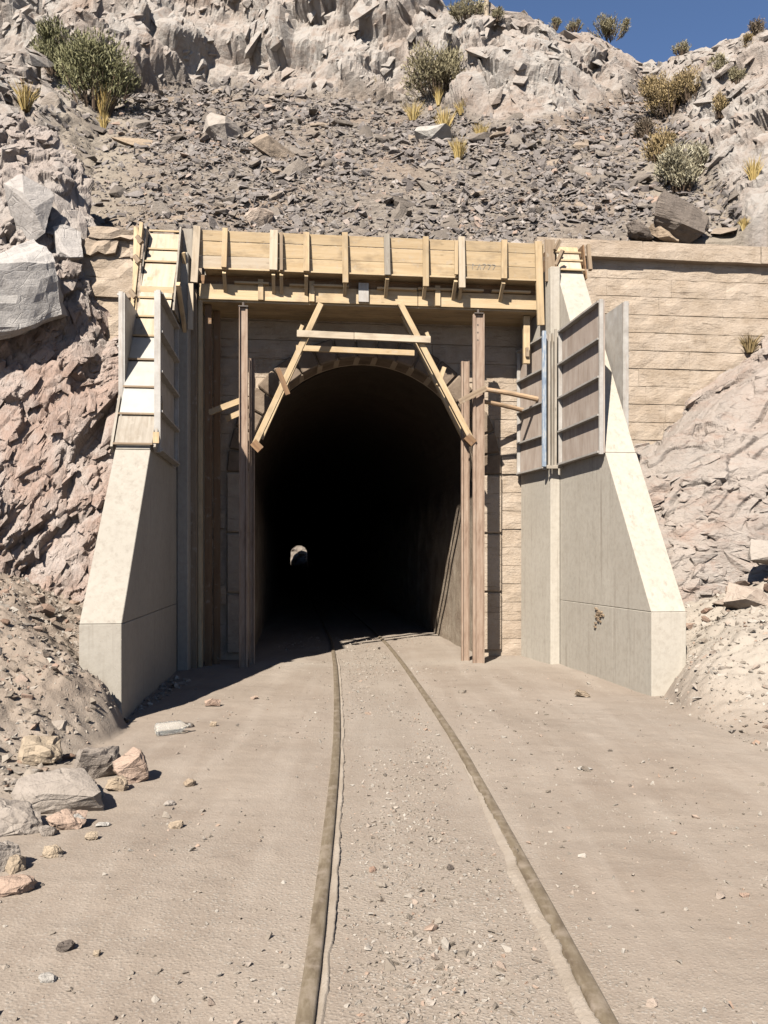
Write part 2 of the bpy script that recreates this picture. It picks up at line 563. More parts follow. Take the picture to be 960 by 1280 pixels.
# dusty ground
k = NT("dusty_ground", 0.95, 0.1)
co = k.coord()
c = k.ramp(k.noise(co, 0.45, 6, 0.6), [(0.3, (0.30, 0.24, 0.192)), (0.7, (0.395, 0.33, 0.273))])
c = k.mix(k.rng(k.noise(co, 2.2, 6, 0.65), 0.5, 0.72, 0, 0.5), c, (0.27, 0.21, 0.168))
c = k.mix(k.rng(k.noise(k.coord(scale=(3.2, 0.28, 1)), 1.0, 5, 0.6, 0.4), 0.45, 0.7, 0, 0.55), c, (0.46, 0.395, 0.335))
c = k.mix(k.rng(k.noise(k.coord(scale=(1.0, 0.6, 1)), 0.9, 4, 0.6), 0.56, 0.72, 0, 0.5), c, (0.25, 0.19, 0.15))
peb = k.voro(co, 55, 'F1', "Color")
pd = k.voro(co, 55)
gm = k.attr("gravel")
pc = k.ramp(peb, [(0.1, (0.27, 0.25, 0.225)), (0.5, (0.40, 0.37, 0.325)), (0.8, (0.52, 0.49, 0.45)), (0.95, (0.42, 0.29, 0.22))])
c = k.mix(k.math('MULTIPLY', k.math('MULTIPLY', k.rng(pd, 0.25, 0.4, 1, 0), k.rng(k.noise(co, 5, 4, 0.6), 0.35, 0.62, 0.05, 1)), gm), c, pc)
fine = k.voro(co, 170, 'F1', "Color")
c = k.mix(k.math('MULTIPLY', gm, 0.35), c, k.ramp(fine, [(0, (0.22, 0.19, 0.155)), (0.6, (0.38, 0.33, 0.28)), (1, (0.58, 0.54, 0.48))]))
c = k.mix(k.math('MULTIPLY', k.attr("pale"), 0.7), c, (0.46, 0.41, 0.35))
c = k.mix(k.math('MULTIPLY', k.attr("soil"), 0.6), c, (0.27, 0.212, 0.168))
n = k.bump(k.noise(co, 9, 7, 0.66), 0.35, 0.03)
n = k.bump(k.noise(co, 75, 5, 0.7), 0.4, 0.008, n)
n = k.bump(k.math('MULTIPLY', gm, k.rng(pd, 0, 0.5, 1, 0)), 0.4, 0.01, n)
M['ground'] = k.done(c, n)

k = NT("pale_dust", 0.95, 0.1)
co = k.coord()
c = k.ramp(k.noise(co, 3, 6, 0.65), [(0.3, (0.33, 0.275, 0.22)), (0.5, (0.40, 0.34, 0.28)), (0.75, (0.47, 0.41, 0.35))])
M['dust'] = k.done(c, k.bump(k.noise(co, 60, 5, 0.7), 0.5, 0.01))


def mat_stone(name, stops, island=False, obj_random=True, layered=False):
    k = NT(name, 0.9, 0.15)
    co = k.coord("Object")
    if island: r = k.n("ShaderNodeNewGeometry").outputs["Random Per Island"]
    else: r = k.n("ShaderNodeObjectInfo").outputs["Random"]
    c = k.ramp(r, stops)
    c = k.mix(k.rng(k.noise(co, 7, 5, 0.65), 0.45, 0.75, 0, 0.5), c, tuple(x * 0.6 for x in stops[0][1]))
    c = k.mix(k.rng(k.noise(co, 23, 4, 0.65), 0.55, 0.75, 0, 0.4), c, tuple(min(1, x * 1.15) for x in stops[-1][1]))
    n = k.bump(k.noise(co, 18, 6, 0.7), 0.6, 0.03)
    if not island:
        ck = k.voro(k.coord(scale=(1, 1, 2.2), rot=(0.3, 0.5, 0.1)), 3.0, 'DISTANCE_TO_EDGE')
        n = k.bump(k.rng(ck, 0, 0.03, 0, 1), 0.35, 0.03, n)
        n = k.bump(k.noise(co, 70, 4, 0.7), 0.5, 0.01, n)
    if layered: n = k.bump(k.noise(k.coord(scale=(1, 1, 9), rot=(0.2, 0.45, 0)), 2.5, 5, 0.7), 0.9, 0.08, n)
    return k.done(c, n)


M['scree'] = mat_stone("slate_scree", [(0.0, (0.145, 0.125, 0.117)), (0.35, (0.215, 0.19, 0.177)), (0.7, (0.275, 0.247, 0.232)), (0.9, (0.36, 0.315, 0.285)), (0.95, (0.37, 0.26, 0.20)), (1.0, (0.45, 0.41, 0.38))], True)
M['slate'] = mat_stone("slate_slab", [(0.0, (0.17, 0.145, 0.125)), (0.4, (0.24, 0.205, 0.175)), (0.75, (0.31, 0.27, 0.235)), (1.0, (0.38, 0.30, 0.23))])
M['pebble'] = mat_stone("track_pebble", [(0.0, (0.25, 0.21, 0.17)), (0.4, (0.36, 0.31, 0.26)), (0.75, (0.47, 0.43, 0.38)), (1.0, (0.40, 0.28, 0.21))], True)
M['bank_chip'] = mat_stone("bank_rubble_stone", [(0.0, (0.27, 0.215, 0.17)), (0.5, (0.35, 0.29, 0.235)), (0.8, (0.42, 0.37, 0.32)), (1.0, (0.37, 0.245, 0.185))], True)
M['pale_chip'] = mat_stone("pale_rubble_stone", [(0.0, (0.36, 0.30, 0.25)), (0.5, (0.45, 0.395, 0.34)), (0.9, (0.52, 0.475, 0.42)), (1.0, (0.42, 0.30, 0.235))], True)
M['st_grey'] = mat_stone("grey_stone", [(0.0, (0.33, 0.28, 0.24)), (1.0, (0.43, 0.38, 0.335))])
M['st_salmon'] = mat_stone("salmon_stone", [(0.0, (0.40, 0.275, 0.21)), (1.0, (0.48, 0.36, 0.285))])
M['st_tan'] = mat_stone("tan_stone", [(0.0, (0.38, 0.29, 0.21)), (1.0, (0.48, 0.39, 0.29))])
M['st_pale'] = mat_stone("pale_stone", [(0.0, (0.42, 0.39, 0.355)), (1.0, (0.50, 0.47, 0.43))])
M['st_block'] = mat_stone('pale_grey_block', [(0.0, (0.47, 0.435, 0.41)), (1.0, (0.52, 0.49, 0.465))])
M['st_mix'] = mat_stone("mixed_stone", [(0.0, (0.30, 0.255, 0.215)), (0.35, (0.40, 0.345, 0.295)), (0.6, (0.45, 0.405, 0.36)), (0.85, (0.42, 0.29, 0.21)), (1.0, (0.34, 0.21, 0.155))])
M['st_red'] = mat_stone("reddish_stone", [(0.0, (0.33, 0.21, 0.155)), (0.5, (0.43, 0.32, 0.25)), (1.0, (0.46, 0.39, 0.33))])
M['st_dark'] = mat_stone("dark_layered_stone", [(0.0, (0.17, 0.14, 0.12)), (1.0, (0.24, 0.20, 0.17))], layered=True)


def mat_leaf(name, stops):
    k = NT(name, 0.7, 0.2)
    r = k.n("ShaderNodeNewGeometry").outputs["Random Per Island"]
    c = k.ramp(r, stops)
    return k.done(c)


M['leaf_green'] = mat_leaf("bush_leaf_green", [(0.0, (0.11, 0.11, 0.05)), (0.5, (0.20, 0.195, 0.09)), (1.0, (0.31, 0.29, 0.15))])
M['leaf_olive'] = mat_leaf("bush_leaf_olive", [(0.0, (0.16, 0.135, 0.075)), (0.5, (0.30, 0.26, 0.15)), (1.0, (0.44, 0.385, 0.24))])
M['leaf_ochre'] = mat_leaf("bush_leaf_ochre", [(0.0, (0.20, 0.145, 0.065)), (0.5, (0.35, 0.255, 0.12)), (1.0, (0.48, 0.36, 0.19))])
M['leaf_pale'] = mat_leaf("bush_leaf_pale", [(0.0, (0.19, 0.165, 0.10)), (0.5, (0.37, 0.33, 0.22)), (1.0, (0.56, 0.52, 0.39))])
M['leaf_brown'] = mat_leaf("bush_leaf_brown", [(0.0, (0.10, 0.075, 0.05)), (0.5, (0.17, 0.13, 0.09)), (1.0, (0.25, 0.19, 0.13))])
M['straw'] = mat_leaf("straw_grass", [(0.0, (0.32, 0.21, 0.065)), (0.5, (0.54, 0.39, 0.135)), (1.0, (0.70, 0.56, 0.27))])
k = NT("twig_bark", 0.9, 0.1)
M['twig'] = k.done((0.14, 0.10, 0.07))
k = NT("clear_plastic", 0.12, 0.5)
k.b.inputs["Transmission Weight"].default_value = 0.9
k.b.inputs["IOR"].default_value = 1.3
M['plastic'] = k.done((2.1, 2.1, 2.0))
k = NT("dark_iron", 0.6, 0.4)
M['iron'] = k.done((0.09, 0.065, 0.05))
k = NT("pencil_mark", 0.9, 0.1)
M['mark'] = k.done((0.36, 0.33, 0.29))


k = NT('far_cutting_rock', 0.95, 0.1)
co = k.coord()
M['bank_far'] = k.done(k.ramp(k.noise(co, 0.8, 6, 0.65), [(0.3, (0.16, 0.13, 0.105)), (0.7, (0.31, 0.27, 0.23))]), k.bump(k.noise(co, 2, 5), 0.6, 0.3))


# ------------------------------------------------------------------ ground
def track_c(y):
    """centre line of the metre-gauge track"""
    y = np.asarray(y, dtype=float)
    c1 = np.interp(np.minimum(y, 18), [-8, 2.8, 5.44, 7.1, 9.6, 12.5, 15.5, 18], [0.30, 0.253, 0.175, 0.115, -0.03, -0.215, -0.45, -0.705])
    return c1 - np.maximum(y - 18, 0) * 0.109


_ys = np.linspace(-8, 200, 4161)
_tc = track_c(_ys)
_k = np.exp(-0.5 * (np.arange(-30, 31) / 12.0) ** 2)
_k /= _k.sum()
_tc = np.convolve(np.pad(_tc, 30, mode='reflect', reflect_type='odd'), _k, mode='valid')


def tc(y): return np.interp(y, _ys, _tc)


def ground_base(x, y):
    dl = np.maximum(0, -2.52 - x - 0.12 * np.sin(y * 2.3) * (y < 8.0) - (0.16 + 0.109 * (y - 8.1)) * sstep(y, 7.9, 8.25))
    z = 0.78 * (1 - np.exp(-dl / 0.42)) * sstep(y, 5.4, 8.3) + 0.28 * np.minimum(dl, 6) * sstep(y, 5.8, 10)
    dr = np.maximum(0, x - 3.2 - 0.1 * np.sin(y * 1.9 + 1) - 0.10 * np.maximum(0, 8.5 - y))
    z = z + 0.55 * (1 - np.exp(-dr / 0.32)) * sstep(y, 7.1, 9.5) + 0.36 * np.minimum(dr, 6) * sstep(y, 7.4, 11)
    return z


def ground_z(x, y):
    x, y = np.asarray(x, float), np.asarray(y, float)
    P = np.stack([x, y, np.zeros_like(x)], -1).reshape(-1, 3)
    z = ground_base(x, y).ravel()
    bank = np.clip(z / 0.25, 0, 1)
    off = np.abs(P[:, 0] - tc(P[:, 1]))
    near = 1 - sstep(off, 0.5, 1.1)
    z = z + (0.03 * fbm(P * 0.7, 3, 5)) * (1 - near) - 0.012 * near
    z = z + 0.006 * fbm(P * 6, 2, 9) * (1 - near * 0.5)
    lf = np.where(P[:, 0] < 0, 1.25, 0.8)
    z = z + bank * lf * (0.12 * fbm(P * 1.7, 4, 21) + 0.09 * np.abs(fbm(P * 5, 3, 31)) + 0.03 * fbm(P * 16, 2, 33))
    return z.reshape(x.shape)


def axis(parts):
    out = []
    for (a, b, s) in parts:
        out.append(np.arange(a, b, s))
    out.append(np.array([parts[-1][1]]))
    return np.concatenate(out)


gx = axis([(-300, -60, 40), (-60, -12, 4), (-12, -5.5, 0.16), (-5.5, 5.5, 0.032), (5.5, 12, 0.16), (12, 60, 4), (60, 300, 40)])
gy = axis([(-300, -40, 40), (-40, -4, 3), (-4, 1.5, 0.2), (1.5, 9.5, 0.026), (9.5, 14, 0.04), (14, 19, 0.09), (19, 40, 1.0), (40, 260, 10), (260, 400, 40)])
GX, GY = np.meshgrid(gx, gy, indexing='ij')
GZ = ground_z(GX, GY)
off = np.abs(GX - tc(GY))
grav = (1 - sstep(off, 0.1, 0.9)) * 0.5 + 0.42 + 0.35 * fbm(np.stack([GX * 0.9, GY * 0.5, 0 * GX], -1).reshape(-1, 3), 3, 25).reshape(GX.shape) + 0.5 * np.clip(ground_base(GX, GY) / 0.3, 0, 1)
pale = sstep(GX, 3.1, 3.8) * sstep(GY, 6.8, 9) * 0.9 + 0.5 * np.exp(-((GY - 12.7 - 0.1 * GX) / 0.35) ** 2) * (np.abs(GX) < 3)
V = np.stack([GX, GY, GZ], -1).reshape(-1, 3)
me = np_mesh("ground", V, grid_faces(len(gx), len(gy)), M['ground'], {"gravel": np.clip(grav, 0, 1), "pale": np.clip(pale, 0, 1), "soil": sstep(ground_base(GX, GY), 0.05, 0.4) * (GX < 0)}, smooth=True)
tag(link("ground", me), kind="structure")


# ------------------------------------------------------------------ hillside above the portal (heightfield over x, y)
def hill_ys(x): return np.where(x > -4.0, 13.62 + 0.108 * x, np.where(x < -5.2, 12.7, 12.7 + (x + 5.2) / 1.2 * (13.62 - 0.432 - 12.7)))


FX = [-18, -12, -9, -7, -4.9, -2, 0.3, 1.6, 2.6, 3.4, 4.8, 6, 8, 10, 18]
FY = [25, 25, 24.5, 25.5, 26.5, 25.2, 25.0, 24.0, 21.6, 21.2, 21.6, 23.5, 26.0, 27, 28]


def hill_base(x, y):
    scree = 6.72 + 0.80 * (y - 13.9) - 0.05 * np.maximum(0, y - 20) + 0.02 * np.maximum(0, -x)
    xl = -5.1 - 0.29 * (y - 14)
    rib = np.minimum(0.75 * np.maximum(0, xl - x), 1.6)
    xr = 6.35 + 0.19 * (y - 16)
    right = 0.95 * np.maximum(0, x - xr)
    foot = np.interp(x, FX, FY)
    sl = np.interp(x, [-18, -2, 1.2, 2.2, 8, 10], [1.9, 2.0, 1.9, 1.05, 0.75, 0.4])
    cliff = np.maximum(0, y - foot) * sl
    z = scree + rib + right + cliff
    capl = np.interp(x, [-2.5, 0.6, 1.7, 2.6, 3.2, 4.2, 6, 8, 9, 10.2, 12, 18], [40, 20.0, 18.35, 18.05, 17.95, 17.95, 17.9, 17.4, 17.4, 17.5, 17.8, 17.8])
    capl = capl + 0.58 * np.minimum(y - 26, 0) * sstep(x, 6, 9) + 0.3 * np.clip(y - 26, 0, 8)
    scree = np.minimum(scree, 30)
    right = np.minimum(right, 12)
    k_ = 0.5
    z = np.minimum(z, capl) - k_ * np.log(1 + np.exp(-np.clip(np.abs(z - capl), 0, 20) / k_))
    mrock = np.maximum(sstep(cliff, 0.05, 0.6), np.maximum(sstep(right, 0.1, 0.6), sstep(rib, 0.25, 0.9) * 0.8))
    return z, mrock, rib, right, cliff


hx = axis([(-30, -14, 0.5), (-14, 14, 0.058), (14, 30, 0.5)])
ht = axis([(0, 4, 0.055), (4, 17, 0.062), (17, 22, 0.15), (22, 40, 0.8), (40, 120, 8)])
HX, HT = np.meshgrid(hx, ht, indexing='ij')
HY = hill_ys(HX) + HT
HZ, mr, rib, right, cliff = hill_base(HX, HY)
P = np.stack([HX, HY, HZ], -1).reshape(-1, 3)
gx_, gy_ = np.gradient(HZ, axis=0) / np.maximum(np.gradient(HX, axis=0), 1e-6), np.gradient(HZ, axis=1) / np.maximum(np.gradient(HY, axis=1), 1e-6)
N = np.stack([-gx_, -gy_, np.ones_like(gx_)], -1).reshape(-1, 3)
N /= np.linalg.norm(N, axis=1)[:, None]
mrf = mr.ravel()
mr_n = np.clip(mrf + 0.5 * fbm(P * 0.9, 3, 77) * (mrf > 0.02) * (mrf < 0.98), 0, 1)
Mst = rotm(0.5, 0.6, 0.3) @ np.diag([0.75, 1.0, 1.35])
f1, c1 = facet(P @ Mst * 0.38 + fbm(P * 0.6, 2, 3)[:, None] * 0.35, 11, 1.3)
f2, c2 = facet(P @ Mst * 1.05 + fbm(P * 1.6, 2, 4)[:, None] * 0.25, 29, 1.4)
f3, c3 = facet(P @ Mst * 2.9, 43, 1.5)
big = fbm(P * 0.22, 3, 55)
mid_soft = 1 - 0.45 * sstep(P[:, 0], 1.5, 3.5)
disp = mr_n * mid_soft * (1.0 * blur(f1, len(hx), len(ht), 3) + 0.40 * blur(f2, len(hx), len(ht), 2) + 0.13 * f3 + 0.7 * big * sstep(P[:, 0], 2.0, 0.5))
sc1, _ = facet(P * np.array([2.2, 2.2, 4.5]), 61, 0.9)
disp = disp + (1 - mr_n) * (0.10 * fbm(P * 0.8, 3, 8) + 0.07 * sc1 + 0.05 * fbm(P * 5, 2, 9))
edge = np.repeat(np.ones((len(hx), 1)), len(ht), 1) * sstep(HT, 0.0, 0.6)
disp = blur(disp, len(hx), len(ht), 1) - mr_n * (0.55 * cracks(P, 0.33, 0.045, 201, Mst) + 0.28 * cracks(P, 0.85, 0.06, 211, Mst) + 0.12 * cracks(P, 2.2, 0.08, 221, Mst))
disp = disp * (0.25 + 0.75 * edge.ravel())
V = P + N * disp[:, None]
tails = (HT.ravel() < 1e-6) & (HX.ravel() > -4.3)
V[tails, 2] = 5.2
xrr = 6.35 + 0.19 * (P[:, 1] - 16)
dirt = np.clip(sstep(P[:, 0] - xrr, -1.6, -0.9) * (1 - sstep(P[:, 0] - xrr, -0.2, 0.4)) * (1 - sstep(P[:, 1], 18, 21)), 0, 1) * 0.75
xll = -5.1 - 0.29 * (P[:, 1] - 14)
dirt = np.maximum(dirt, 0.7 * (1 - sstep(P[:, 0] - xll, 0.2, 1.6)) * sstep(P[:, 0] - xll, -1.6, -0.6))
dirt = np.clip(dirt + 0.5 * fbm(P * 1.3, 3, 91) * (dirt > 0.05), 0, 1) * (1 - sstep(cliff.ravel(), 0.1, 0.4))
me = np_mesh("hillside", V, grid_faces(len(hx), len(ht)), M['hill'],
             {"scree": 1 - mr_n, "dirt": dirt, "cell": 0.5 * c1 + 0.5 * c2}, smooth=False)
tag(link("hillside", me), kind="structure")
HV = V.reshape(len(hx), len(ht), 3)


def hill_at(x, y):
    """height of the built hillside near (x, y)"""
    i = int(np.clip(np.searchsorted(hx, x), 0, len(hx) - 1))
    t = y - float(hill_ys(np.array(hx[i])))
    j = int(np.clip(np.searchsorted(ht, t), 1, len(ht) - 1))
    return float(HV[i, j, 2])


# ------------------------------------------------------------------ rock faces beside the portal (lofted profiles)
def loft(name, xs, profs, mat, nx, nt, x0, x1, freq, amp, Mst, seed, ck=1.0, kind="structure", step=0.0):
    xs = np.array(xs, float)
    profs = np.array(profs, float)                       # station, point, (y, z)
    xg = np.linspace(x0, x1, nx)
    tt = np.linspace(0, 1, nt)
    tk = np.linspace(0, 1, profs.shape[1])
    Y = np.array([[np.interp(x, xs, profs[:, q, 0]) for q in range(profs.shape[1])] for x in xg])
    Z = np.array([[np.interp(x, xs, profs[:, q, 1]) for q in range(profs.shape[1])] for x in xg])
    YY = np.array([np.interp(tt, tk, r) for r in Y])
    ZZ = np.array([np.interp(tt, tk, r) for r in Z])
    XX = np.repeat(xg[:, None], nt, 1)
    P = np.stack([XX, YY, ZZ], -1)
    du = np.gradient(P, axis=0)
    dv = np.gradient(P, axis=1)
    N = np.cross(du, dv)
    N /= np.maximum(np.linalg.norm(N, axis=2), 1e-9)[..., None]
    N = N * np.where(-N[..., 1:2] + 0.8 * N[..., 2:3] < 0, -1, 1)
    P, N = P.reshape(-1, 3), N.reshape(-1, 3)
    wob = np.stack([fbm(P * 0.8, 2, seed + 3), fbm(P * 0.8, 2, seed + 5), fbm(P * 0.8, 2, seed + 7)], -1)
    f1, c1 = facet((P @ Mst + wob * 0.35) * freq[0], seed, 1.5)
    f2, c2 = facet((P @ Mst + wob * 0.2) * freq[1], seed + 20, 1.5)
    f3, c3 = facet((P @ Mst + wob * 0.1) * freq[2], seed + 40, 1.5)
    d = amp[0] * f1 + amp[1] * f2 + amp[2] * f3 + amp[3] * fbm(P * 0.5, 3, seed + 60)
    d = blur(d, nx, nt, 1)
    d = d - ck * (0.16 * cracks(P, 0.75, 0.045, seed + 70, Mst) + 0.10 * cracks(P, 1.9, 0.06, seed + 80, Mst))
    V = P + N * d[:, None] + wob * 0.05
    me = np_mesh(name, V, grid_faces(nx, nt), mat, {"cell": 0.35 * c1 + 0.35 * c2 + 0.3 * c3})
    V = V.reshape(nx, nt, 3)
    return tag(link(name, me), kind=kind), V, N.reshape(nx, nt, 3)


ML = rotm(0.15, 0.55, 0.1) @ np.diag([1.7, 1.2, 0.62])
_, LV, LN = loft("left_rock_face", [-12, -8.5, -6.5, -5.2, -4.75, -4.2, -3.0],
     [[(10.4, 1.8), (11.0, 3.3), (11.4, 4.8), (12.2, 6.6), (13.2, 8.3), (15.5, 10.5)],
      [(10.4, 1.5), (11.1, 3.2), (11.5, 4.6), (12.2, 6.3), (13.1, 8.0), (15.2, 10)],
      [(10.5, 1.1), (11.3, 3.0), (11.7, 4.6), (12.3, 6.2), (13.0, 7.7), (14.5, 9.3)],
      [(10.6, 0.9), (11.4, 2.9), (11.85, 4.6), (12.3, 6.0), (12.9, 7.2), (14.0, 8.3)],
      [(10.7, 0.8), (11.45, 2.8), (11.9, 4.5), (12.35, 5.6), (12.9, 6.6), (13.7, 7.2)],
      [(10.7, 0.7), (11.4, 2.6), (11.9, 4.0), (12.55, 4.75), (13.05, 4.95), (13.5, 5.2)],
      [(10.8, 0.6), (11.5, 2.3), (12.0, 3.8), (12.5, 4.6), (13.0, 4.9), (13.6, 5.2)]],
     M['rock_left'], 380, 420, -9.5, -3.0, (0.55, 1.5, 3.8), (0.24, 0.17, 0.075, 0.18), ML, 101)
MR = rotm(-0.35, -0.5, 0.2) @ np.diag([0.75, 0.9, 1.5])
_, RV, RN = loft("right_rock_face", [3.2, 4.2, 5.2, 6.5, 9, 13],
     [[(11.7, 0.5), (12.4, 1.4), (13.2, 2.0), (13.95, 2.3)],
      [(11.5, 0.9), (12.1, 2.1), (13.0, 3.0), (13.95, 3.35)],
      [(11.3, 1.1), (11.8, 2.6), (12.8, 3.9), (14.05, 4.35)],
      [(11.1, 1.3), (11.5, 3.0), (12.6, 4.8), (14.2, 5.35)],
      [(10.2, 1.6), (11.0, 3.8), (12.3, 5.7), (14.5, 6.4)],
      [(9.0, 2.0), (10.0, 4.4), (11.6, 6.4), (15.0, 7.2)]],
     M['rock_right'], 330, 260, 3.2, 10.5, (0.5, 1.25, 3.2), (0.22, 0.10, 0.035, 0.15), MR, 301, 1.3)

# ------------------------------------------------------------------ portal wall: stone blocks, voussoirs, coping over a mortar core
ARC_A, ARC_R, SPRING = -0.08, 1.86, 2.95
portal = thing("portal_wall", "beige coursed stone portal wall with arched tunnel mouth and overhanging coping", "portal wall", W((0, 0, 0)))
portal["kind"] = "thing"
m = MB()
for sgn in (-1, 1):
    aa0, aa1 = (-4.55, ARC_A - ARC_R) if sgn < 0 else (ARC_A + ARC_R, 13.0)
    m.box(aa0, aa1, -0.55, -0.035, -0.3 if sgn > 0 else 0, SPRING)
NA = 28
zt = 6.53
arcp = [(ARC_A - ARC_R * math.cos(math.pi * i / NA), SPRING + ARC_R * math.sin(math.pi * i / NA)) for i in range(NA + 1)]
tops = [-4.55] + [p[0] for p in arcp] + [13.0]
pb = [(-4.55, SPRING)] + arcp + [(13.0, SPRING)]
for i in range(len(pb) - 1):
    (a0, z0), (a1, z1) = pb[i], pb[i + 1]
    m.hexa([(a0, -0.55, z0), (a1, -0.55, z1), (a1, -0.035, z1), (a0, -0.035, z0)], [(a0, -0.55, zt), (a1, -0.55, zt), (a1, -0.035, zt), (a0, -0.035, zt)])
m.build("mortar_core", M['mortar'], portal)


def block(name, a0, a1, z0, z1, b0, proud, mat, parent, seed, rough=0.014, ragged=0.006):
    """one rough-faced stone: a 6 by 3 front with worn edges and four sides"""
    n_, m_ = 6, 3
    r_ = random.Random(seed)
    vs_ = []
    for i in range(n_):
        for j in range(m_):
            e = i in (0, n_ - 1) or j in (0, m_ - 1)
            a = a0 + (a1 - a0) * i / (n_ - 1)
            z = z0 + (z1 - z0) * j / (m_ - 1)
            if e:
                a += r_.uniform(-ragged, ragged)
                z += r_.uniform(-ragged, ragged)
            vs_.append((a, b0 + proud + (r_.uniform(-0.012, -0.002) if e else r_.uniform(-rough, rough)), z))
    fs = [(i * m_ + j, (i + 1) * m_ + j, (i + 1) * m_ + j + 1, i * m_ + j + 1) for i in range(n_ - 1) for j in range(m_ - 1)]
    ring = [i * m_ for i in range(n_)] + [(n_ - 1) * m_ + j for j in range(1, m_)] + [i * m_ + m_ - 1 for i in range(n_ - 2, -1, -1)] + [j for j in range(m_ - 2, 0, -1)]
    q0 = len(vs_)
    for i in ring: vs_.append((vs_[i][0], b0 - 0.06, vs_[i][2]))
    L = len(ring)
    for i in range(L): fs.append((ring[i], ring[(i + 1) % L], q0 + (i + 1) % L, q0 + i))
    mm = MB()
    mm.add(vs_, fs)
    return mm.build(name, mat, parent)


CH = 0.297
rr = random.Random(3)
pcs = [rr.uniform(0.008, 0.034) for _ in range(30)]
nb = 0
for ci in range(22):
    z0 = ci * CH
    z1 = z0 + CH - rr.uniform(0.006, 0.014)
    zm = (z0 + z1) / 2
    if zm > SPRING: hw = math.sqrt(max(0, (ARC_R + 0.36) ** 2 - (zm - SPRING) ** 2)) if zm < SPRING + ARC_R + 0.36 else 0
    else: hw = ARC_R + 0.36
    segs = [(-4.5, ARC_A - hw), (ARC_A + hw, 8.6)] if hw > 0.05 else [(-4.5, 8.6)]
    for (s0, s1) in segs:
        a = s0 - (rr.uniform(0.3, 0.9) if s0 < -4 else 0)
        if s0 < -4: a = s0 + rr.uniform(-0.12, 0.12)
        while a < s1 - 0.03:
            ln = rr.uniform(0.85, 1.2) if not (s1 - s0 < 2.4) else rr.uniform(0.45, 0.8)
            e = a + ln
            if s1 - e < 0.3: e = s1
            hidden = (e < -3.2 and zm < 4.6) or (a > 3.5 and zm < 2.3 + (a - 3.5) * 0.55) or (a > 2.7 and e < 3.4 and zm < 5.2) or (e < -2.9 and a > -3.4 and zm < 5.2)
            if not hidden:
                eroded = a < -3.0
                block("stone_block", a, e - rr.uniform(0.0, 0.003), z0, z1, -0.03, pcs[ci] + rr.uniform(-0.004, 0.004) + (rr.uniform(-0.03, 0.06) if eroded else 0), M['masonry'], portal, nb,
                      0.032 if eroded else 0.014, 0.02 if eroded else 0.005)
                nb += 1
            a = e
NV = 19
for i in range(-3, NV + 3):
    mm = MB()
    if 0 <= i < NV:
        t0, t1 = math.pi * i / NV + 0.006, math.pi * (i + 1) / NV - 0.006
        q = [(ARC_R, t0), (ARC_R + 0.34, t0), (ARC_R + 0.34, t1), (ARC_R, t1)]
        pts = [(ARC_A - r_ * math.cos(t), SPRING + r_ * math.sin(t)) for r_, t in q]
        bp_ = 0.03 + rr.uniform(0, 0.02)
        mm.hexa([(p[0], -0.5, p[1]) for p in pts], [(p[0], bp_, p[1]) for p in pts])
    else:
        j = (i if i >= 0 else -1 - i)
        kk = (j - NV) if i >= 0 else j
        s = 1 if i >= 0 else -1
        z1 = SPRING - kk * 0.95 - 0.012
        z0 = max(-0.15, z1 - 0.93)
        x0, x1 = sorted((ARC_A + s * ARC_R, ARC_A + s * (ARC_R + 0.34)))
        mm.box(x0, x1, -0.5, 0.03 + rr.uniform(0, 0.02), z0, z1)
    mm.build("voussoir" if 0 <= i < NV else "jamb_stone", M['ring_shade' if 0 <= i < NV else 'masonry'], portal, bevel=0.02)
a = 2.68
while a < 9:
    ln = rr.uniform(1.7, 2.3)
    block("coping_stone", a, a + ln - 0.012, 6.52, 6.80, -0.03, 0.16 + rr.uniform(-0.008, 0.008), M['masonry'], portal, 900 + int(a * 10), 0.01, 0.008)
    mm = MB()
    mm.box(a, a + ln - 0.012, -0.5, -0.03, 6.52, 6.79).build("coping_stone", M['masonry'], portal)
    a += ln
for (a0, a1, z0, z1, pr) in ((-4.42, -3.95, 6.28, 6.5, 0.10), (-4.36, -3.55, 6.5, 6.66, 0.13), (-3.93, -3.4, 6.27, 6.48, 0.03)):
    block("coping_stone", a0, a1, z0, z1, -0.03, pr, M['masonry'], portal, int(a0 * -100), 0.05, 0.04)

# ------------------------------------------------------------------ tunnel bore
ns, na = 90, 33
ss = np.concatenate([[0.60, 0.58], np.linspace(0.55, 14, 50), np.linspace(15, 176, 40)])
prof = [(-ARC_R + 0.02, -0.3), (-ARC_R + 0.02, 0.7), (-ARC_R + 0.02, 1.6), (-ARC_R + 0.02, 2.4)] + \
       [(-(ARC_R - 0.02) * math.cos(math.pi * i / 24), SPRING + (ARC_R - 0.02) * math.sin(math.pi * i / 24)) for i in range(25)] + \
       [(ARC_R - 0.02, 2.4), (ARC_R - 0.02, 1.6), (ARC_R - 0.02, 0.7), (ARC_R - 0.02, -0.3)]
pts = []
for q_, s in enumerate(ss):
    for (pa, pz) in prof:
        e_ = 1.45 if q_ == 0 else 1.0
        pts.append(W((ARC_A + pa * e_, -s, pz if pz < SPRING else SPRING + (pz - SPRING) * e_)))
pts = np.array(pts)
ctr = np.array([W((ARC_A, -s, 2.2)) for s in ss for _ in prof])
nd = pts - ctr
nd /= np.linalg.norm(nd, axis=1)[:, None]
farm = sstep(pts[:, 1], 150, 170)
pts = pts + nd * (0.05 * fbm(pts * 1.5, 3, 71) + 0.02 + 0.13 * farm * fbm(pts * 0.7, 2, 72))[:, None]
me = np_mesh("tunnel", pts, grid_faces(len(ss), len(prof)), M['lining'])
tag(link("tunnel", me), kind="structure")
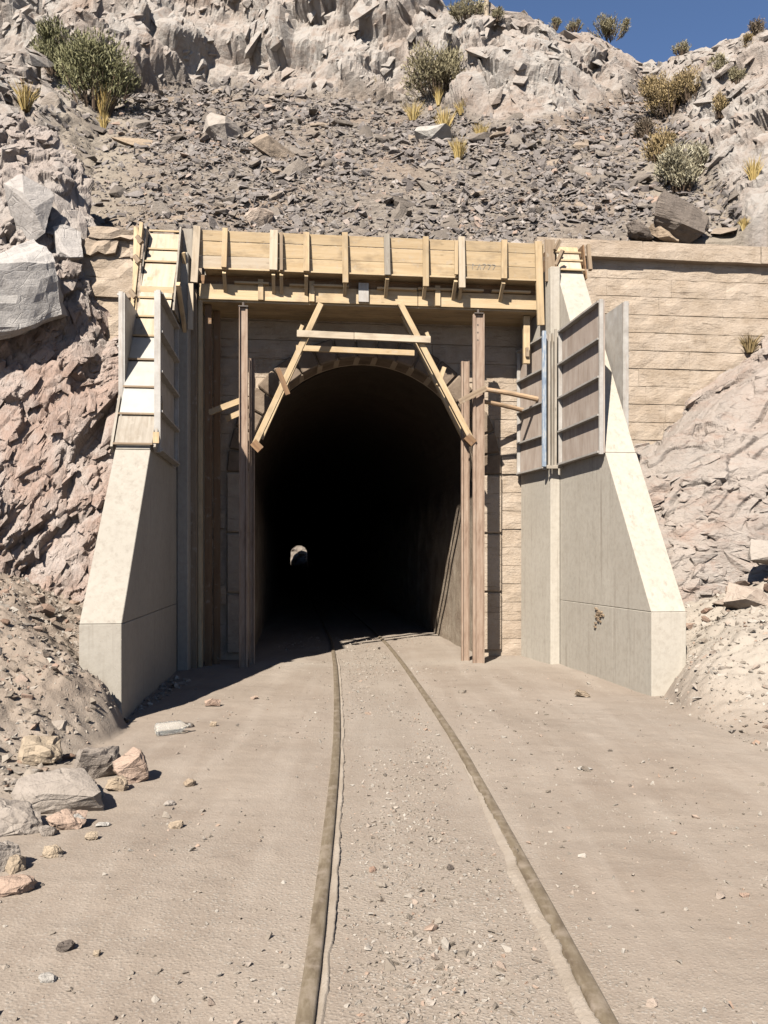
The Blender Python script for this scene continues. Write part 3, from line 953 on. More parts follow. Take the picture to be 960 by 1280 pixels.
# daylight beyond the far mouth: the cutting wall that faces the sun
fx = np.linspace(-34, -4, 60)
fz = np.linspace(-0.5, 22, 46)
FXg, FZg = np.meshgrid(fx, fz, indexing='ij')
FYg = 188 + FZg * 0.45 + 0.05 * np.abs(FXg + 18)
Pf = np.stack([FXg, FYg, FZg], -1).reshape(-1, 3)
ff, cf = facet(Pf * 0.5, 5, 1.3)
Pf[:, 1] += 0.7 * ff + 0.6 * fbm(Pf * 0.9, 2, 6)
me = np_mesh("far_rock_face", Pf, grid_faces(60, 46), M['bank_far'], {"cell": cf})
tag(link("far_rock_face", me), kind="structure")

# ------------------------------------------------------------------ concrete wing walls
wing_l = thing("wing_wall", "tall raked concrete wing wall left of the tunnel, its inner face in shade", "wing wall", W((-3.1, 2.5, 0)), "concrete wing walls of the portal")
wing_r = thing("wing_wall", "tall raked concrete wing wall right of the tunnel, its stained inner face sunlit", "wing wall", W((3.0, 2.0, 0)), "concrete wing walls of the portal")

wing_l["kind"] = wing_r["kind"] = "thing"


def wing(parent, ain, aout, prof, mat, zseam):
    """prof: (b, z) of the raked front from the knee up; ain, aout: functions of b"""
    def slab(name, pts, inset=0.0, bev=0.012):
        s = 1 if ain(1) < aout(1) else -1
        q0 = [(ain(b) + s * inset, b, z) for b, z in pts]
        q1 = [(aout(b) - s * inset, b, z) for b, z in pts]
        n = len(pts)
        mm = MB()
        mm.add(q0 + q1, [tuple(range(n)), tuple(reversed(range(n, 2 * n)))] + [(i, (i + 1) % n, n + (i + 1) % n, n + i) for i in range(n)])
        return mm.build(name, mat, parent, bevel=0.006)
    (bk, zk) = prof[0]
    b_z = lambda z: np.interp(z, [p[1] for p in prof], [p[0] for p in prof])
    zs = zseam
    slab("lower_lift", [(1.1, -0.4), (bk, -0.4), (bk, zk - 0.004), (1.1, zk - 0.004)])
    slab("middle_lift", [(1.1, zk), (bk - 0.004, zk), (float(b_z(zs)) - 0.004, zs - 0.004), (1.1, zs - 0.004)])
    top = [(p[0], p[1]) for p in prof if p[1] > zs]
    bs = float(b_z(zs))
    pts = [(0.3, zs), (bs - 0.012, zs)] + top + [(0.3, top[-1][1])]
    slab("upper_lift", pts, 0.006)


LPROF = [(4.93, 0.95), (3.28, 2.87), (1.02, 5.98), (0.80, 6.33)]
RPROF = [(4.03, 0.97), (2.75, 2.98), (0.92, 6.0), (0.72, 6.40)]
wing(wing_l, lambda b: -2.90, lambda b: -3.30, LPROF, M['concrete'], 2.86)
r_in = lambda b: 2.745 + 0.043 * (b - 1.1)
wing(wing_r, r_in, lambda b: r_in(b) + 0.42, RPROF, M['concrete_stained'], 2.98)
# rear piers that stand proud of the wing, towards the opening
mm = MB()
mm.hexa([(2.60, 1.10, -0.4), (2.745, 1.10, -0.4), (3.1, 0.02, -0.4), (2.44, 0.02, -0.4)], [(2.60, 1.10, 5.98), (2.745, 1.10, 5.98), (3.1, 0.02, 5.98), (2.44, 0.02, 5.98)])
mm.build("rear_pier", M['concrete_stained'], wing_r, bevel=0.012)
mm = MB()
mm.hexa([(-2.74, 1.10, -0.4), (-2.895, 1.10, -0.4), (-3.2, 0.02, -0.4), (-2.62, 0.02, -0.4)], [(-2.74, 1.10, 5.98), (-2.895, 1.10, 5.98), (-3.2, 0.02, 5.98), (-2.62, 0.02, 5.98)])
mm.build("rear_pier", M['concrete'], wing_l, bevel=0.012)
# honeycombed patch on the right wing (exposed aggregate)
mm = MB()
for i in range(26):
    q = random.gauss(2.55, 0.06), random.gauss(0.83, 0.06)
    s_ = random.uniform(0.012, 0.03)
    ai = r_in(q[0]) - 0.004
    mm.bar((ai - 0.008, q[0] - s_, q[1]), (ai - 0.008, q[0] + s_, q[1] + random.uniform(-.02, .02)), s_, 0.02)
mm.build("honeycomb_patch", M['wood_old'], wing_r)["kind"] = "stuff"

# ------------------------------------------------------------------ timber formwork of the canopy beam
beam = thing("beam_formwork", "long yellow timber formwork box for the canopy beam over the tunnel mouth", "formwork", W((0, 0.9, 5.4)))
A0, A1 = -2.62, 2.50
FB0, FB1 = 0.985, 1.065                       # the fascia leans out towards its top


def fb(z): return FB0 + (FB1 - FB0) * (z - 5.78) / 0.54


for (s0, s1, dz) in ((A0, -1.50, 0.0), (-1.49, 1.19, 0.004), (1.20, A1, 0.008)):
    for (z0, z1, ww) in ((5.795, 5.965, 'wood_new'), (5.97, 6.165, 'wood_new'), (6.17, 6.315, 'wood_new')):
        if s0 == A0 and z0 < 5.9: ww = 'wood_pale'
        mm = MB()
        zc = (z0 + z1) / 2 + dz
        mm.bar((s0, fb(zc) + random.uniform(-.003, .003), zc), (s1, fb(zc) + random.uniform(-.003, .003), zc + random.uniform(-.004, .004)), 0.026, z1 - z0, up=(0, (FB1 - FB0) / 0.54, 1))
        mm.build("fascia_board", M[ww], beam, bevel=0.003)
for (a, zt_, zb_, w_, mt, lean) in ((-2.66, 6.35, 5.56, 0.10, 'wood_pale', -0.05), (-2.235, 6.34, 5.78, 0.075, 'wood_new', -0.02), (-1.53, 6.34, 5.77, 0.115, 'wood_pale', -0.01),
                                    (-1.415, 6.31, 5.77, 0.045, 'wood_old', 0.0), (-1.053, 6.33, 5.77, 0.085, 'wood_new', 0), (-0.482, 6.35, 5.63, 0.085, 'wood_new', 0.012),
                                    (0.135, 6.35, 5.76, 0.085, 'wood_grey', 0.015), (0.71, 6.34, 5.62, 0.085, 'wood_new', 0.01), (1.16, 6.30, 5.80, 0.05, 'wood_new', 0.0), (1.255, 6.36, 5.62, 0.095, 'wood_pale', 0.02),
                                    (1.885, 6.34, 5.77, 0.085, 'wood_new', 0.0), (2.48, 6.34, 5.12, 0.105, 'wood_new', 0.075)):
    mm = MB()
    mm.bar((a, fb(zb_) + 0.10, zb_), (a - lean, fb(zt_) + 0.035, zt_), w_, 0.05, up=(0, 1, 0))
    mm.build("stud", M[mt], beam, bevel=0.003)
    if zb_ > 5.6:
        mm = MB()
        mm.bar((a, 1.06, 5.72), (a, 0.80, 5.50), 0.05, 0.05)
        mm.build("bracket", M['wood_new'], beam)
for (s0, s1) in ((A0 + .1, -1.5), (-1.49, 1.19), (1.2, A1)):
    MB().bar((s0, 0.925, 5.775), (s1, 0.925, 5.775), 0.27, 0.024).build("ledger_board", M['wood_new'], beam, bevel=0.003)
for (s0, s1, z, b) in ((-2.1, -1.6, 5.64, 0.83), (-0.95, -0.42, 5.64, .83), (-1.3, -1.06, 5.63, .83), (0.0, 0.6, 5.63, .83), (0.62, 1.2, 5.645, .83), (1.3, 1.62, 5.65, .83), (1.75, 2.35, 5.65, 0.83)):
    MB().bar((s0, b + 0.035, z), (s1, b + 0.035, z), 0.08, 0.028).build("waler", M['wood_new'], beam)
MB().bar((A0, 0.775, 5.70), (A1, 0.775, 5.70), 0.025, 0.13).build("backing_board", M['wood_brown'], beam)
for (s0, s1) in ((A0, -1.02), (-1.01, 0.62), (0.63, A1)):
    MB().bar((s0, 0.825, 5.51), (s1, 0.825, 5.51), 0.026, 0.225).build("lower_fascia_board", M['wood_new'], beam, bevel=0.003)
for a in (-1.72, -0.97, 0.92):
    MB().bar((a, 0.862, 5.40), (a, 0.862, 5.70), 0.075, 0.045, up=(0, 1, 0)).build("cleat", M['wood_new'], beam)
MB().bar((-0.2, 0.862, 5.42), (-0.2, 0.862, 5.70), 0.15, 0.04, up=(0, 1, 0)).build("metal_plate", M['panel_frame'], beam)
for i in range(4):
    b0 = 0.004 + i * 0.203
    MB().bar((A0, b0 + 0.09, 5.385), (A1, b0 + 0.09, 5.385), 0.197, 0.026).build("soffit_board", M['wood_new'], beam)
MB().box(A0 + 0.03, A1 - 0.03, 0.002, 0.70, 5.42, 6.2).build("sun_leak_block", M['concrete'], beam)  # added unseen block, stops sun leaking down behind the soffit
# pencil scribbles on the front board, right of the seventh bay
mm = MB()
x = 1.42
for i in range(5):
    z_ = 5.92
    hgt = 0.075
    strokes = {0: [(0, 0, 0, 1), (0, 1, .04, .6)], 1: [(0, 0, .03, 1), (.03, 1, .05, 0)], 2: [(0, 1, .05, 1), (.05, 1, .01, 0)], 3: [(0, 1, .05, .9), (.05, .9, .015, 0)], 4: [(0, 1, .05, .9), (.05, .9, .01, 0)]}[i]
    for (p, q, r_, s_) in strokes:
        zz0, zz1 = z_ + q * hgt, z_ + s_ * hgt
        mm.bar((x + p, fb(zz0) + 0.0165, zz0), (x + r_, fb(zz1) + 0.0165, zz1), 0.007, 0.003, up=(0, 1, 0))
    x += 0.075
mm.build("pencil_mark", M['mark'], beam)

# ------------------------------------------------------------------ timber A-frames carrying the beam
for (b, lbl, mt, dz, sides) in ((0.86, "front trapezoid frame of raking timbers with collar under the beam formwork", 'wood_pale', 0, 1),
                                (0.42, "rear trapezoid frame of raking timbers, half shaded behind the front frame", 'wood_new', 0.0, 2)):
    fr = thing("timber_truss", lbl, "timber frame", W((-0.2, b, 3.3)), "raking timber frames under the beam")
    if sides == 1:
        MB().bar((-0.835, b, 5.37), (-1.81, b, 3.26), 0.085, 0.085, up=(0, 1, 0)).build("raking_strut", M['wood_new'], fr, bevel=0.004)
        MB().bar((0.345, b, 5.42), (1.44, b, 3.38), 0.085, 0.085, up=(0, 1, 0)).build("raking_strut", M['wood_new'], fr, bevel=0.004)
        MB().bar((-1.19, b + 0.075, 4.90), (-0.35, b + 0.075, 4.885), 0.05, 0.10).build("collar_board", M['wood_pale'], fr, bevel=0.003)
        MB().bar((-0.345, b + 0.077, 4.886), (0.80, b + 0.077, 4.865), 0.05, 0.10).build("collar_board", M['wood_pale'], fr, bevel=0.003)
        MB().bar((-1.17, b + 0.05, 4.88), (-1.11, b + 0.05, 5.03), 0.05, 0.05, up=(0, 1, 0)).build("cleat", M['wood_new'], fr)
        MB().bar((0.74, b + 0.05, 4.98), (0.79, b + 0.05, 4.86), 0.05, 0.05, up=(0, 1, 0)).build("cleat", M['wood_new'], fr)
        MB().bar((-1.47, b + 0.075, 4.38), (-1.32, b + 0.075, 4.0), 0.07, 0.05, up=(0, 1, 0)).build("cleat", M['wood_brown'], fr)
        MB().bar((1.04, b - 0.1, 4.50), (0.94, b - 0.1, 4.22), 0.06, 0.06, up=(0, 1, 0)).build("cleat", M['wood_new'], fr)
        MB().bar((-1.83, b, 3.30), (-1.72, b, 3.19), 0.12, 0.10, up=(0, 1, 0)).build("wedge", M['wood_brown'], fr)
        MB().bar((1.36, b, 3.44), (1.47, b, 3.33), 0.12, 0.10, up=(0, 1, 0)).build("wedge", M['wood_brown'], fr)
    else:
        MB().bar((-0.88, b, 5.35), (-1.74, b, 3.42), 0.085, 0.085, up=(0, 1, 0)).build("raking_strut", M['wood_new'], fr, bevel=0.004)
        MB().bar((0.45, b, 5.37), (1.42, b, 3.48), 0.085, 0.085, up=(0, 1, 0)).build("raking_strut", M['wood_new'], fr, bevel=0.004)
        MB().bar((-1.20, b + 0.07, 4.80), (0.62, b + 0.07, 4.77), 0.05, 0.085).build("collar_board", M['wood_new'], fr, bevel=0.003)


# ------------------------------------------------------------------ steel posts: old rails set on end, webs to the front
def rail_post(a, b, ztop, lbl, flip=1, wide=0.13, zb=-0.15, holes=False, jack=True):
    t = thing("steel_post", lbl, "steel post", W((a, b, 0)), "old rails set upright as posts")
    pr = [(-0.5, -0.055), (-0.41, -0.055), (-0.38, -0.012), (0.22, -0.010), (0.26, -0.032), (0.5, -0.030), (0.5, 0.030), (0.26, 0.032), (0.22, 0.010), (-0.38, 0.012), (-0.41, 0.055), (-0.5, 0.055)]
    n = len(pr)
    mm = MB()
    q0 = [(a + flip * p * wide, b + q, zb) for p, q in pr]
    q1 = [(a + flip * p * wide, b + q, ztop) for p, q in pr]
    mm.add(q0 + q1, [tuple(range(n)), tuple(range(n, 2 * n))] + [(i, (i + 1) % n, n + (i + 1) % n, n + i) for i in range(n)])
    mm.build("rail_shaft", M['rust'], t, bevel=0.003)
    if holes:
        for i in range(3):
            MB().tube((a - 0.01, b + 0.0095, ztop - 0.16 - 0.115 * i), (a - 0.01, b + 0.0135, ztop - 0.16 - 0.115 * i), 0.013, 0.013, 10).build("bolt_hole", M['iron'], t)
    if jack:
        MB().box(a - 0.07, a + 0.07, b - 0.06, b + 0.06, ztop, ztop + 0.015).build("head_plate", M['iron'], t)
        MB().tube((a, b, ztop + 0.015), (a, b, ztop + 0.075), 0.02, 0.02, 8).build("head_screw", M['iron'], t)
    return t


rail_post(-1.97, 0.86, 5.28, "tall rusty steel post left of the tunnel mouth, in front of its partner", 1, 0.125)
rail_post(1.545, 0.86, 5.29, "tall rusty steel post right of the tunnel mouth with three bolt holes at its top", -1, 0.17, holes=True)
rail_post(-1.865, 0.50, 4.62, "shorter rusty steel post close behind the left front post", 1, 0.085, jack=False)
rail_post(1.415, 0.50, 4.66, "shorter rusty steel post close behind the right front post", -1, 0.12, jack=False)
o = MB().bar((1.22, 0.99, 3.93), (1.64, 0.97, 4.16), 0.03, 0.085).build("brace_board", M['wood_old'])
tag(o, "short slanting brown board nailed across the right steel posts", "brace board")
o = MB().tube((1.60, 0.90, 4.155), (2.50, 0.74, 4.05), 0.034, 0.040, 10, 0.01).build("round_pole", M['pole'])
tag(o, "upper of two thin round poles propping the right formwork panel from the post", "pole", "round poles at the right post")
o = MB().tube((1.62, 0.62, 4.03), (2.40, 0.28, 3.96), 0.032, 0.036, 10, 0.008).build("round_pole", M['pole'])
tag(o, "lower of two thin round poles wedged between the right post and formwork panel", "pole", "round poles at the right post")
o = MB().bar((-2.49, 0.66, 3.76), (-1.99, 0.72, 3.95), 0.05, 0.085).build("prop_board", M['wood_new'])
tag(o, "upper short yellow board propping the left steel post, sunlit in deep shade", "prop board")
o = MB().bar((-2.26, 0.42, 3.71), (-2.0, 0.42, 3.83), 0.05, 0.08).build("prop_board", M['wood_new'])
tag(o, "smaller yellow board end below and behind the left prop board", "prop board")

# ------------------------------------------------------------------ vertical timber shoring at both ends of the beam
sh = thing("timber_shoring", "tall brown vertical boards standing in the shade beside the left wing wall", "shoring", W((-2.55, 0.7, 0)))
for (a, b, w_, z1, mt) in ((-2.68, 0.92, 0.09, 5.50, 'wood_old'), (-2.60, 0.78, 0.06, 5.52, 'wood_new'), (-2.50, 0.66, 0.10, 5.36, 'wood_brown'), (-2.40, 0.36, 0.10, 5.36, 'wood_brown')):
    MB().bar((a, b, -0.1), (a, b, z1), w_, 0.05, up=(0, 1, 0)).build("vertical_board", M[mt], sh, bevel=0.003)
sh = thing("timber_shoring", "yellow timber upright under the right end of the beam formwork", "shoring", W((2.33, 0.6, 3)))
MB().bar((2.36, 0.62, 4.62), (2.36, 0.62, 5.36), 0.10, 0.06, up=(0, 1, 0)).build("upright", M['wood_new'], sh, bevel=0.003)
MB().bar((2.36, 0.67, 4.72), (2.36, 0.67, 4.86), 0.05, 0.04, up=(0, 1, 0)).build("cleat", M['wood_old'], sh)


# ------------------------------------------------------------------ formwork panels and boxes on the wings
def panel(name, lbl, a_of_b, b0, b1, z0, z1, side, ribs, parent_group, posts=(), sheet='panel_sheet'):
    """an upright shutter; side = +1 when its ribs face +a"""
    t = thing(name, lbl, "formwork panel", W((a_of_b((b0 + b1) / 2), (b0 + b1) / 2, z0)), parent_group)
    th = 0.02
    mm = MB()
    mm.hexa([(a_of_b(b0), b0, z0), (a_of_b(b1), b1, z0), (a_of_b(b1) - side * th, b1, z0), (a_of_b(b0) - side * th, b0, z0)],
            [(a_of_b(b0), b0, z1), (a_of_b(b1), b1, z1), (a_of_b(b1) - side * th, b1, z1), (a_of_b(b0) - side * th, b0, z1)])
    mm.build("sheet", M[sheet], t)
    rw = 0.075
    for i in range(ribs):
        z = z0 + (z1 - z0) * i / (ribs - 1)
        z = min(max(z, z0 + 0.015), z1 - 0.015)
        mm = MB()
        mm.bar((a_of_b(b0 + .02) + side * rw / 2, b0 + .02, z), (a_of_b(b1 - .02) + side * rw / 2, b1 - .02, z), rw, 0.025)
        mm.build("rib", M['panel_frame'], t)
    for bb, w_ in ((b0 + 0.012, 0.03), (b1 - 0.012, 0.04)):
        mm = MB()
        mm.bar((a_of_b(bb) + side * 0.028, bb, z0 - 0.02), (a_of_b(bb) + side * 0.028, bb, z1 + 0.012), 0.055, w_, up=(0, 1, 0))
        mm.build("edge_bar", M['panel_frame'], t, bevel=0.003)
    return t


panel("formwork_panel", "large brown ribbed shutter on the sunny inner face of the right wing, nearer the camera", lambda b: r_in(b) - 0.035, 1.26, 2.76, 2.97, 4.96, -1, 5, "ribbed shutters on the wing walls")
panel("formwork_panel", "narrower brown ribbed shutter beside the blue bar, deeper towards the tunnel wall", lambda b: 2.405 + 0.145 * b, 0.06, 1.06, 2.95, 4.95, -1, 5, "ribbed shutters on the wing walls")
panel("formwork_panel", "plain grey shutter standing out past the outer side of the right wing", lambda b: r_in(b) + 0.47, 1.3, 2.28, 2.9, 5.10, 1, 4, "ribbed shutters on the wing walls", sheet='panel_frame')
panel("formwork_panel", "dark ribbed shutter on the shaded inner face of the left wing", lambda b: -2.865, 1.55, 3.12, 2.87, 4.77, 1, 5, "ribbed shutters on the wing walls", sheet='panel_frame')
panel("formwork_panel", "thin grey shutter standing out past the outer side of the left wing", lambda b: -3.335, 1.5, 2.66, 2.9, 4.88, -1, 4, "ribbed shutters on the wing walls", sheet='panel_frame')
o = MB().bar((2.475, 1.165, 2.96), (2.475, 1.165, 4.985), 0.06, 0.05, up=(0, 1, 0)).build("blue_bar", M['blue'], bevel=0.004)
tag(o, "blue painted upright bar between the two ribbed shutters on the right wing", "steel bar")
o = MB().bar((2.435, 0.03, 3.1), (2.42, 0.03, 4.85), 0.035, 0.03, up=(0, 1, 0)).build("blue_bar", M['blue'])
tag(o, "thin blue painted upright bar along the far edge of the deeper right shutter", "steel bar")
st = thing("timber_stakes", "bundle of thin weathered vertical laths beside the blue bar on the right wing", "laths", W((2.6, 1.2, 2.96)))
for (a, b, w_) in ((2.545, 1.19, 0.03), (2.59, 1.205, 0.028), (2.635, 1.20, 0.035)):
    MB().bar((a, b, 2.93 + random.uniform(0, .05)), (a + random.uniform(-.01, .01), b, 5.0 + random.uniform(-.08, .02)), w_, 0.035, up=(0, 1, 0)).build("lath", M['wood_grey'], st)
o = MB().bar((2.50, 1.215, 2.955), (2.745, 1.25, 2.955), 0.025, 0.05).build("tie_board", M['wood_grey'])
tag(o, "small pale board tying the lower ends of the laths under the blue bar", "tie board")

# boards and sheets over the raked front of the left wing
cover = thing("rake_formwork", "stepped boards and bright sheets covering the upper rake of the left wing wall", "formwork", W((-3.1, 2, 2.9)))
bz = lambda z: float(np.interp(z, [p[1] for p in LPROF], [p[0] for p in LPROF]))


def rake_board(z0, z1, mt, nm, lift=0.02, th=0.025, a0=-3.315, a1=-2.885):
    p0, p1 = Vector(((a0 + a1) / 2, bz(z0), z0)), Vector(((a0 + a1) / 2, bz(z1), z1))
    d = (p1 - p0).normalized()
    nrm = Vector((0, d.z, -d.y))
    if nrm.y < 0: nrm = -nrm
    MB().bar(p0 + nrm * lift, p1 + nrm * lift, a1 - a0, th, up=nrm).build(nm, M[mt], cover, bevel=0.003)


seams = [2.90, 3.30, 3.68, 4.09, 4.46, 4.78, 5.10, 5.76, 6.00, 6.34]
kinds = ['wood_grey', 'sheet_pale', 'sheet_pale', 'sheet_pale', 'wood_pale', 'wood_pale', 'wood_pale', 'wood_pale', 'wood_pale']
for i in range(9):
    rake_board(seams[i] + 0.014, seams[i + 1] - 0.014, kinds[i], "sheet" if i < 4 else "board", 0.012 + 0.006 * (i % 2))
for i, z in enumerate(seams):
    p = Vector((0, bz(z), z))
    off_ = 0.045
    MB().bar((-3.325, p.y + off_ * 0.8, p.z + off_ * 0.55), (-2.875, p.y + off_ * 0.8, p.z + off_ * 0.55), 0.035, 0.022).build("batten", M['wood_old' if i < 4 else 'wood_new'], cover)
for z in (5.27,):
    MB().bar((-3.325, bz(z) + .04, z), (-2.875, bz(z) + .04, z), 0.04, 0.08).build("batten", M['wood_new'], cover)
    MB().bar((-3.22, bz(z + .12) + .04, z + .06), (-3.22, bz(z + .26) + .04, z + .22), 0.07, 0.04).build("cleat", M['wood_new'], cover)
for (a, sgn) in ((-3.345, -1), (-2.855, 1)):
    mm = MB()
    for (b0, b1, z0, z1) in ((bz(2.9) - 0.10, bz(3.55) - 0.10, 2.86, 3.55),):
        mm.bar((a, b0 + 0.09, z0), (a, b1 + 0.09, z1), 0.03, 0.11)
    mm.build("side_board", M['wood_grey'], cover)
for z in (2.94, 3.33):
    MB().bar((-2.84, bz(z) + 0.03, z), (-2.84, bz(z) + 0.03, z + 0.13), 0.07, 0.03, up=(0, 1, 0)).build("cleat", M['wood_new'], cover)

topl = thing("top_formwork", "timber side boards and struts boxing the top end of the left wing wall", "formwork", W((-3.1, 1, 5.2)))
MB().hexa([(-2.868, 1.75, 4.95), (-2.843, 1.75, 4.95), (-2.843, 0.45, 4.95), (-2.868, 0.45, 4.95)], [(-2.868, 1.02, 6.37), (-2.843, 1.02, 6.37), (-2.843, 0.45, 6.37), (-2.868, 0.45, 6.37)]).build("side_board", M['wood_grey'], topl)
MB().hexa([(-3.352, 1.6, 4.95), (-3.332, 1.6, 4.95), (-3.332, 0.45, 4.95), (-3.352, 0.45, 4.95)], [(-3.352, 1.02, 6.35), (-3.332, 1.02, 6.35), (-3.332, 0.45, 6.35), (-3.352, 0.45, 6.35)]).build("side_board", M['wood_grey'], topl)
MB().bar((-3.42, 1.72, 4.75), (-3.39, 1.08, 6.36), 0.05, 0.07).build("strut", M['wood_new'], topl)
MB().bar((-3.48, 1.15, 5.0), (-3.48, 1.0, 6.34), 0.06, 0.05).build("strut", M['wood_new'], topl)
MB().bar((-2.81, 1.62, 5.35), (-2.78, 0.95, 4.75), 0.05, 0.09).build("strut", M['wood_new'], topl)
MB().bar((-2.80, 1.15, 5.95), (-2.76, 0.9, 5.55), 0.05, 0.07).build("strut", M['wood_new'], topl)
for (a, b, z) in ((-3.375, 1.24, 6.12), (-3.375, 1.42, 5.78), (-3.375, 1.72, 5.2)):
    MB().bar((a - 0.05, b, z), (a + 0.02, b + 0.03, z - 0.10), 0.05, 0.06).build("cleat", M['wood_old'], topl)
MB().bar((-2.70, 1.13, 4.86), (-2.70, 1.13, 5.52), 0.075, 0.02, up=(0, 1, 0)).build("end_board", M['wood_pale'], topl)
MB().bar((-2.76, 0.96, 5.30), (-2.76, 0.96, 6.36), 0.14, 0.03, up=(0, 1, 0)).build("end_board", M['wood_grey'], topl)

topr = thing("top_formwork", "small timber box closing the top end of the right wing wall", "formwork", W((2.95, 1, 5.9)))
bzr = lambda z: float(np.interp(z, [p[1] for p in RPROF], [p[0] for p in RPROF]))
for (z0, z1, mt) in ((5.985, 6.14, 'wood_pale'), (6.16, 6.29, 'wood_pale'), (6.31, 6.405, 'wood_new')):
    MB().bar((2.95, bzr(z0) + .03, z0), (2.95, bzr(z1) + .03, z1), 0.36, 0.025, up=(0, 1, 0.6)).build("board", M[mt], topr, bevel=0.003)
for z in (5.98, 6.15, 6.30):
    MB().bar((2.76, bzr(z) + .055, z), (3.16, bzr(z) + .055, z), 0.035, 0.024).build("batten", M['wood_new'], topr)
MB().hexa([(2.735, 1.0, 5.92), (2.715, 1.0, 5.92), (2.715, 0.3, 5.92), (2.735, 0.3, 5.92)], [(2.735, 0.85, 6.45), (2.715, 0.85, 6.45), (2.715, 0.3, 6.45), (2.735, 0.3, 6.45)]).build("side_board", M['wood_brown'], topr)
MB().hexa([(3.185, 1.0, 5.85), (3.205, 1.0, 5.85), (3.205, 0.3, 5.85), (3.185, 0.3, 5.85)], [(3.185, 0.85, 6.42), (3.205, 0.85, 6.42), (3.205, 0.3, 6.42), (3.185, 0.3, 6.42)]).build("side_board", M['wood_brown'], topr)
MB().bar((2.62, 1.0, 5.78), (2.62, 0.98, 6.42), 0.15, 0.03, up=(0, 1, 0)).build("end_board", M['wood_old'], topr)
MB().bar((2.70, 1.05, 6.02), (2.78, 1.12, 6.22), 0.05, 0.05).build("cleat", M['wood_old'], topr)
MB().bar((2.68, 1.05, 6.24), (2.76, 1.02, 6.40), 0.05, 0.05).build("cleat", M['wood_old'], topr)
MB().bar((3.25, 1.0, 5.98), (3.25, 0.9, 6.40), 0.05, 0.06).build("cleat", M['wood_old'], topr)

# ------------------------------------------------------------------ track
def ribbon(name, offs, prof, mat, y0, y1, n, label=None, cat=None, group=None, rough=0.0, seed=1):
    """a profile (offset, z) swept along the track's curve; offs = offset of its origin from the centre line"""
    ys_ = np.linspace(y0, y1, n)
    xc = tc(ys_) + offs
    dx = np.gradient(xc, ys_)
    pts = []
    rng = np.random.default_rng(seed)
    L = len(prof)
    nz = np.convolve(rng.normal(0, 1, n + 8), np.ones(9) / 9, 'valid')
    nz2 = np.convolve(rng.normal(0, 1, n + 40), np.ones(41) / 41, 'valid') * 4
    for i in range(n):
        for j, (o_, z_) in enumerate(prof):
            r_ = rough * (nz[i] * 0.8 + nz2[i] * 1.2 * (1 + 0.4 * j)) if 0 < j < L - 1 else 0.0
            tp = 1.0 if rough < 0.002 else 1.0 - 0.75 * float(sstep(ys_[i], y1 - 2.2, y1))
            o2 = o_ if rough < 0.002 else (0.036 if o_ > 0 else -0.036) + (o_ - (0.036 if o_ > 0 else -0.036)) * tp
            pts.append((xc[i] + o2 + r_ * tp, ys_[i] - dx[i] * o2, z_ + r_ * 0.15))
    me = np_mesh(name, np.array(pts), grid_faces(n, L), mat, smooth=True)
    o = link(name, me)
    if label: tag(o, label, cat, group)
    else: tag(o, kind="structure")
    return o


RP = [(-0.045, -0.06), (-0.033, -0.012), (-0.032, 0.003), (-0.024, 0.009), (0.0, 0.011), (0.024, 0.009), (0.032, 0.003), (0.033, -0.012), (0.045, -0.06)]
ribbon("rail", -0.515, RP, M['rail'], 0.5, 60, 700, "left worn brown rail of the track curving into the tunnel", "rail", "rails of the track", 0.0008, 4)
ribbon("rail", 0.515, RP, M['rail'], 0.5, 60, 700, "right worn brown rail of the track with a pale dust strip along it", "rail", "rails of the track", 0.0008, 5)
ribbon("dust_strip", 0.515, [(-0.10, -0.03), (-0.085, -0.006), (-0.07, 0.000), (-0.05, 0.000), (-0.040, 0.006), (-0.034, -0.01)], M['dust'], 0.5, 6.4, 900, rough=0.008, seed=8)
ribbon("dust_strip", -0.515, [(0.037, -0.02), (0.042, -0.006), (0.052, -0.005), (0.056, 0.002), (0.064, 0.001), (0.075, -0.03)], M['dust'], 0.5, 14.0, 1000, rough=0.004, seed=9)

# ------------------------------------------------------------------ stones
def hull_mesh(seed, n=14, scale=(1, 0.7, 0.4), boxy=0.5):
    r_ = random.Random(seed)
    bm = bmesh.new()
    for i in range(n):
        v = Vector((r_.gauss(0, 1), r_.gauss(0, 1), r_.gauss(0, 1))).normalized()
        mx = max(abs(v.x), abs(v.y), abs(v.z))
        v = v.lerp(v / mx, boxy) * r_.uniform(0.8, 1.05)
        bm.verts.new((v.x * scale[0] * 0.5, v.y * scale[1] * 0.5, v.z * scale[2] * 0.5))
    res = bmesh.ops.convex_hull(bm, input=bm.verts)
    junk = [e for e in res["geom_interior"] if isinstance(e, bmesh.types.BMVert)] + [e for e in res["geom_unused"] if isinstance(e, bmesh.types.BMVert)]
    bmesh.ops.delete(bm, geom=list(set(junk)), context='VERTS')
    bmesh.ops.triangulate(bm, faces=bm.faces)
    bmesh.ops.recalc_face_normals(bm, faces=bm.faces)
    return bm


def hull_arrays(bm):
    bm.verts.ensure_lookup_table()
    bm.verts.index_update()
    return np.array([v.co[:] for v in bm.verts]), np.array([[v.index for v in f.verts] for f in bm.faces])


def to_mesh(bm, name, mat):
    me = bpy.data.meshes.new(name)
    bm.to_mesh(me)
    me.materials.append(mat)
    return me


SLABS = [hull_arrays(hull_mesh(100 + i, 9, (1, 0.62, 0.24), 0.75)) for i in range(14)]
CHIPS = [hull_arrays(hull_mesh(200 + i, 8, (1, 0.75, 0.5), 0.5)) for i in range(10)]


